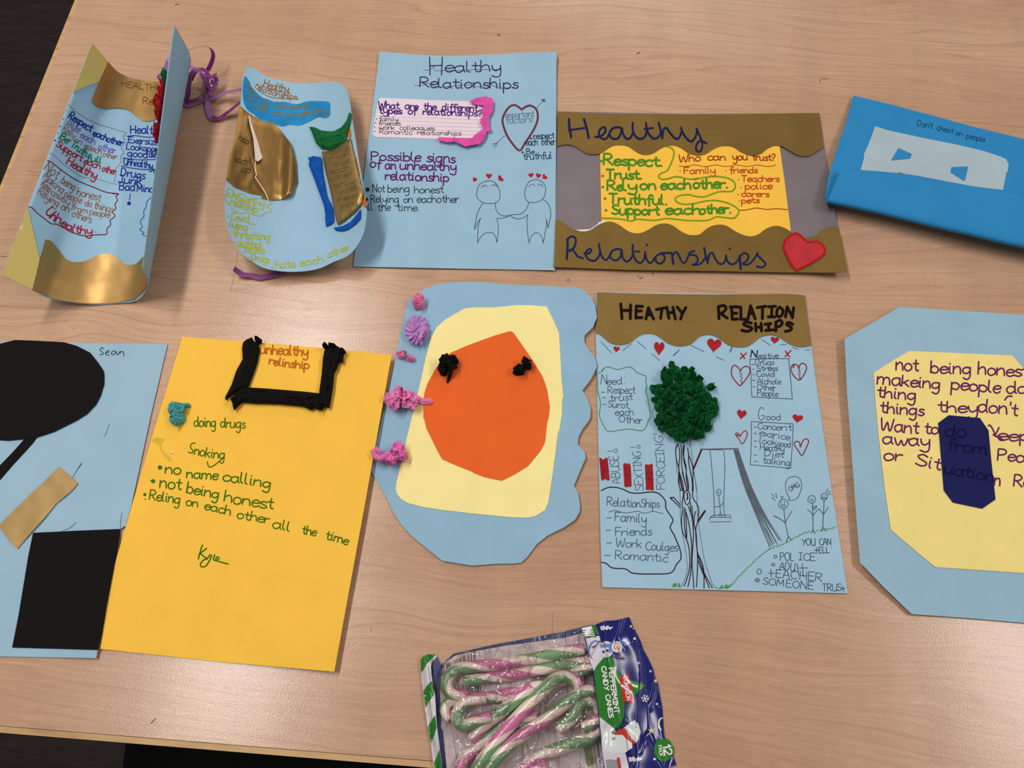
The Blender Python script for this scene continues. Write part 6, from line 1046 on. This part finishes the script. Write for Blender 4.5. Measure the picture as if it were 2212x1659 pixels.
ink('lettering', tx(b_, (888, 728, 900, 840, 925, 965), 'DOMINION', 5.0, 1.5, jit=0), W_, bag, hm(.0012), 'white lettering on the red badge')
cc = b_(1300, 1472)[0]; dec('printed_circle', [(cc[0] + 21.5*math.cos(i*.3142), min(1665, cc[1] + 25*math.sin(i*.3142))) for i in range(20)][::1], GR, e2, 'green pack-size circle')
ink('lettering', tx(b_, (1292, 1425, 1312, 1530), '12', 9.5, 3, jit=0) + tx(b_, (1243, 1432, 1262, 1538), 'PACK', 4.4, 1.4, jit=0), W_, bag, hm(.0010), 'white pack-size lettering')
def ell(cx, cy, rx, ry, a=0., n=22): return [b_(cx + rx*math.cos(t)*math.cos(a) - ry*math.sin(t)*math.sin(a), cy + rx*math.cos(t)*math.sin(a) + ry*math.sin(t)*math.cos(a))[0] for t in (i*6.2832/n for i in range(n))]
SH = plas('#7288BE')
dec('printed_snowman', ell(600, 450, 74, 105), SH, e1 + .0001, 'printed snowman in blue hat and scarf'); dec('printed_snowman', ell(612, 462, 68, 98), WH, e2)
dec('printed_snowman', ell(712, 440, 76, 84), WH, e2 + .0001); dec('printed_snowman', b_(645, 390, 740, 385, 765, 362, 790, 420, 775, 475, 745, 480, 738, 420, 652, 424), SH, e3)
dec('printed_snowman', ell(822, 415, 56, 58), WH, e3 + .0001); dec('printed_snowman', b_(828, 312, 845, 318, 912, 452, 896, 458), SH, e4); dec('printed_snowman', b_(868, 350, 928, 316, 962, 378, 902, 408), SH, e4)
dec('printed_snowman', b_(812, 402, 838, 412, 862, 472, 820, 440), plas('#E08A2A'), e4 + .0001)
ink('printed_snowman', dot(*b_(835, 385)[0], 1) + dot(*b_(852, 412)[0], 1) + dot(*b_(684, 465)[0], 2.6) + dot(*b_(724, 452)[0], 2.6) + ln(b_(800, 380, 790, 410, 808, 440), .9), '#241F2C', bag, hm(.0013))
ink('printed_snowman', ln(b_(702, 380, 640, 355, 610, 395, 560, 420), 1.5) + ln(b_(610, 395, 590, 432), 1) + ln(b_(600, 400, 572, 432), 1) + ln(b_(780, 505, 830, 530, 908, 532), 1.5) + ln(b_(860, 530, 905, 552), 1) + ln(b_(870, 530, 895, 512), 1), '#6A3A26', bag, hm(.0013))
ink('printed_snowman', dot(*b_(810, 375)[0], 1.8) + dot(*b_(848, 436)[0], 1.6), '#C8483C', bag, hm(.00135))
dec('printed_bear', b_(668, 1270, 720, 1262, 790, 1290, 900, 1305, 975, 1385, 980, 1450, 900, 1505, 780, 1518, 700, 1480, 672, 1380), plas('#D9DEDF'), e2, 'printed white bear in a red scarf')
dec('printed_bear', b_(885, 1252, 930, 1215, 975, 1180, 1012, 1164, 1032, 1185, 1045, 1222, 1066, 1290, 1040, 1370, 1010, 1405, 960, 1345, 930, 1280), plas('#D9DEDF'), e2 + .0001)
dec('printed_bear', b_(790, 1300, 840, 1262, 900, 1248, 930, 1285, 965, 1350, 1022, 1402, 990, 1412, 920, 1360, 880, 1318, 800, 1318), plas('#C43A22'), e3)
dec('printed_bear', b_(1004, 1168, 1028, 1168, 1034, 1190, 1018, 1196), plas('#14141C'), e3)
ink('printed_bear', sum([ln([b_(768 + 15*i, 1290 - 12*i)[0], b_(790 + 14*i, 1310 - 13*i)[0]], 1.8, False) for i in range(6)], []) + ln(b_(858, 1215, 900, 1205), 1.8) + ln(b_(870, 1185, 915, 1180), 1.8) + ln(b_(880, 1155, 905, 1140), 1.8), '#1E5A32', bag, hm(.0013))
ink('printed_bear', ln(b_(780, 1370, 768, 1350), .8) + ln(b_(792, 1370, 780, 1345), .8) + ln(b_(804, 1362, 794, 1340), .8) + dot(*b_(1020, 1242)[0], .9), '#26262E', bag, hm(.0013))
sm = []
def starpts(cx, cy, r, n=5, a0=.3): return [b_(cx + (r if i % 2 == 0 else r*.42)*math.cos(a0 + i*math.pi/n), cy + (r if i % 2 == 0 else r*.42)*math.sin(a0 + i*math.pi/n))[0] for i in range(2*n)]
for cx, cy, r in ((1043, 580, 20), (1165, 665, 18), (1232, 1002, 18)): dec('printed_small_star', starpts(cx, cy, r), WH, e2, step=None)
for cx, cy, r in ((1218, 765, 24), (1175, 1275, 40), (965, 205, 20)): dec('printed_small_star', starpts(cx, cy, r, 5, .9), plas('#D6C08A'), e2, step=None)
fl_ = []
for i in range(6): a = i*math.pi/3 + .2; fl_ += ln(b_(1110, 945, 1110 + 40*math.cos(a), 945 + 40*math.sin(a)), 1.1) + ln(b_(1110 + 22*math.cos(a), 945 + 22*math.sin(a), 1110 + 34*math.cos(a + .35), 945 + 34*math.sin(a + .35)), .9) + ln(b_(1110 + 22*math.cos(a), 945 + 22*math.sin(a), 1110 + 34*math.cos(a - .35), 945 + 34*math.sin(a - .35)), .9)
fl_ += dot(*b_(1001, 330)[0], 2.6) + dot(*b_(990, 228)[0], 1.3) + dot(*b_(1206, 1567)[0], 2.8) + dot(*b_(980, 362)[0], .9) + dot(*b_(1256, 1030)[0], .9)
ink('printed_snowflake', fl_, W_, bag, hm(.0007), 'white snowflake and dots')
dec('printed_moon', b_(1292, 1138, 1262, 1145, 1240, 1180, 1238, 1225, 1262, 1270, 1285, 1272, 1262, 1235, 1258, 1190, 1275, 1155, 1292, 1150), plas('#D8CFB8'), e2, step=None)
dec('printed_tree', b_(650, 205, 690, 195, 700, 212, 730, 192, 740, 212, 785, 210, 750, 240, 735, 228, 715, 245, 700, 232, 680, 248, 655, 240), WH, e2, 'white printed fir tree, top', step=None)
dec('printed_tree', b_(935, 1545, 975, 1550, 990, 1540, 1020, 1562, 1040, 1545, 1085, 1562, 1045, 1590, 1030, 1580, 1005, 1600, 990, 1585, 945, 1600), WH, e2, 'white printed fir tree, bottom', step=None)
dec('printed_gift', b_(458, 222, 560, 200, 600, 300, 492, 324), WH, e2, 'green striped printed gift', step=None); dec('printed_gift', b_(560, 198, 600, 190, 640, 285, 612, 300), GR, e3, step=None)
ink('printed_gift', sum([ln(b_(464 + i*9, 245 + i*22, 575 + i*9, 225 + i*22 + 18), 1.8) for i in range(4)], []), '#2A6A30', bag, hm(.0009))
dec('printed_gift', b_(820, 1555, 848, 1550, 868, 1680, 838, 1680), plas('#C43A22'), e3, step=None)
ink('printed_gift', sum([ln(b_(705 + i*2, 1580 + i*13, 760 + i*2, 1576 + i*13, 822 + i*2, 1584 + i*13), .9) for i in range(7)], []), '#1C1C24', bag, hm(.0009))
# green and white seal strip on the left
sp_ = a_(135, 552, 160, 512, 210, 490, 290, 492, 305, 515, 262, 560, 240, 620, 255, 760, 285, 900, 292, 1050, 300, 1200, 325, 1400, 362, 1680) + [(965, 1725), (945, 1725)] + a_(275, 1680, 240, 1400, 205, 1200, 180, 1040, 160, 860, 140, 700)
def zs(x, y): c = 921 + (y - 1430)*.155; t = (x - c)/13; return .003 + .0055*max(0, 1 - t*t) + .0006*nz(x*.05, y*.04, 3)
patch('seal_strip', sp_, plas('#CFCBD0', .25), bag, zs, 0, .0003, 5, label='green and white striped seal')
GS = plas('#1E7A20', .25)
for q_ in ((135, 552, 160, 512, 210, 490, 292, 492, 255, 530, 195, 590, 150, 680, 140, 690), (163, 868, 205, 810, 250, 762, 275, 850, 270, 905, 225, 970, 182, 1042), (208, 1238, 240, 1180, 285, 1115, 297, 1240, 272, 1330, 242, 1402), (272, 1605, 298, 1545, 328, 1470, 358, 1659, 330, 1690, 278, 1690)):
    patch('seal_stripe', a_(*q_), GS, bag, zs, .0004, .0001, 5)
patch('side_film', a_(262, 560, 305, 520, 345, 600, 330, 900, 345, 1270, 395, 1680, 360, 1680, 325, 1400, 300, 1200, 290, 1050, 284, 900, 250, 700), plas('#4A4E78', .15), bag, lambda x, y: .0024, 0, .0002, 6)
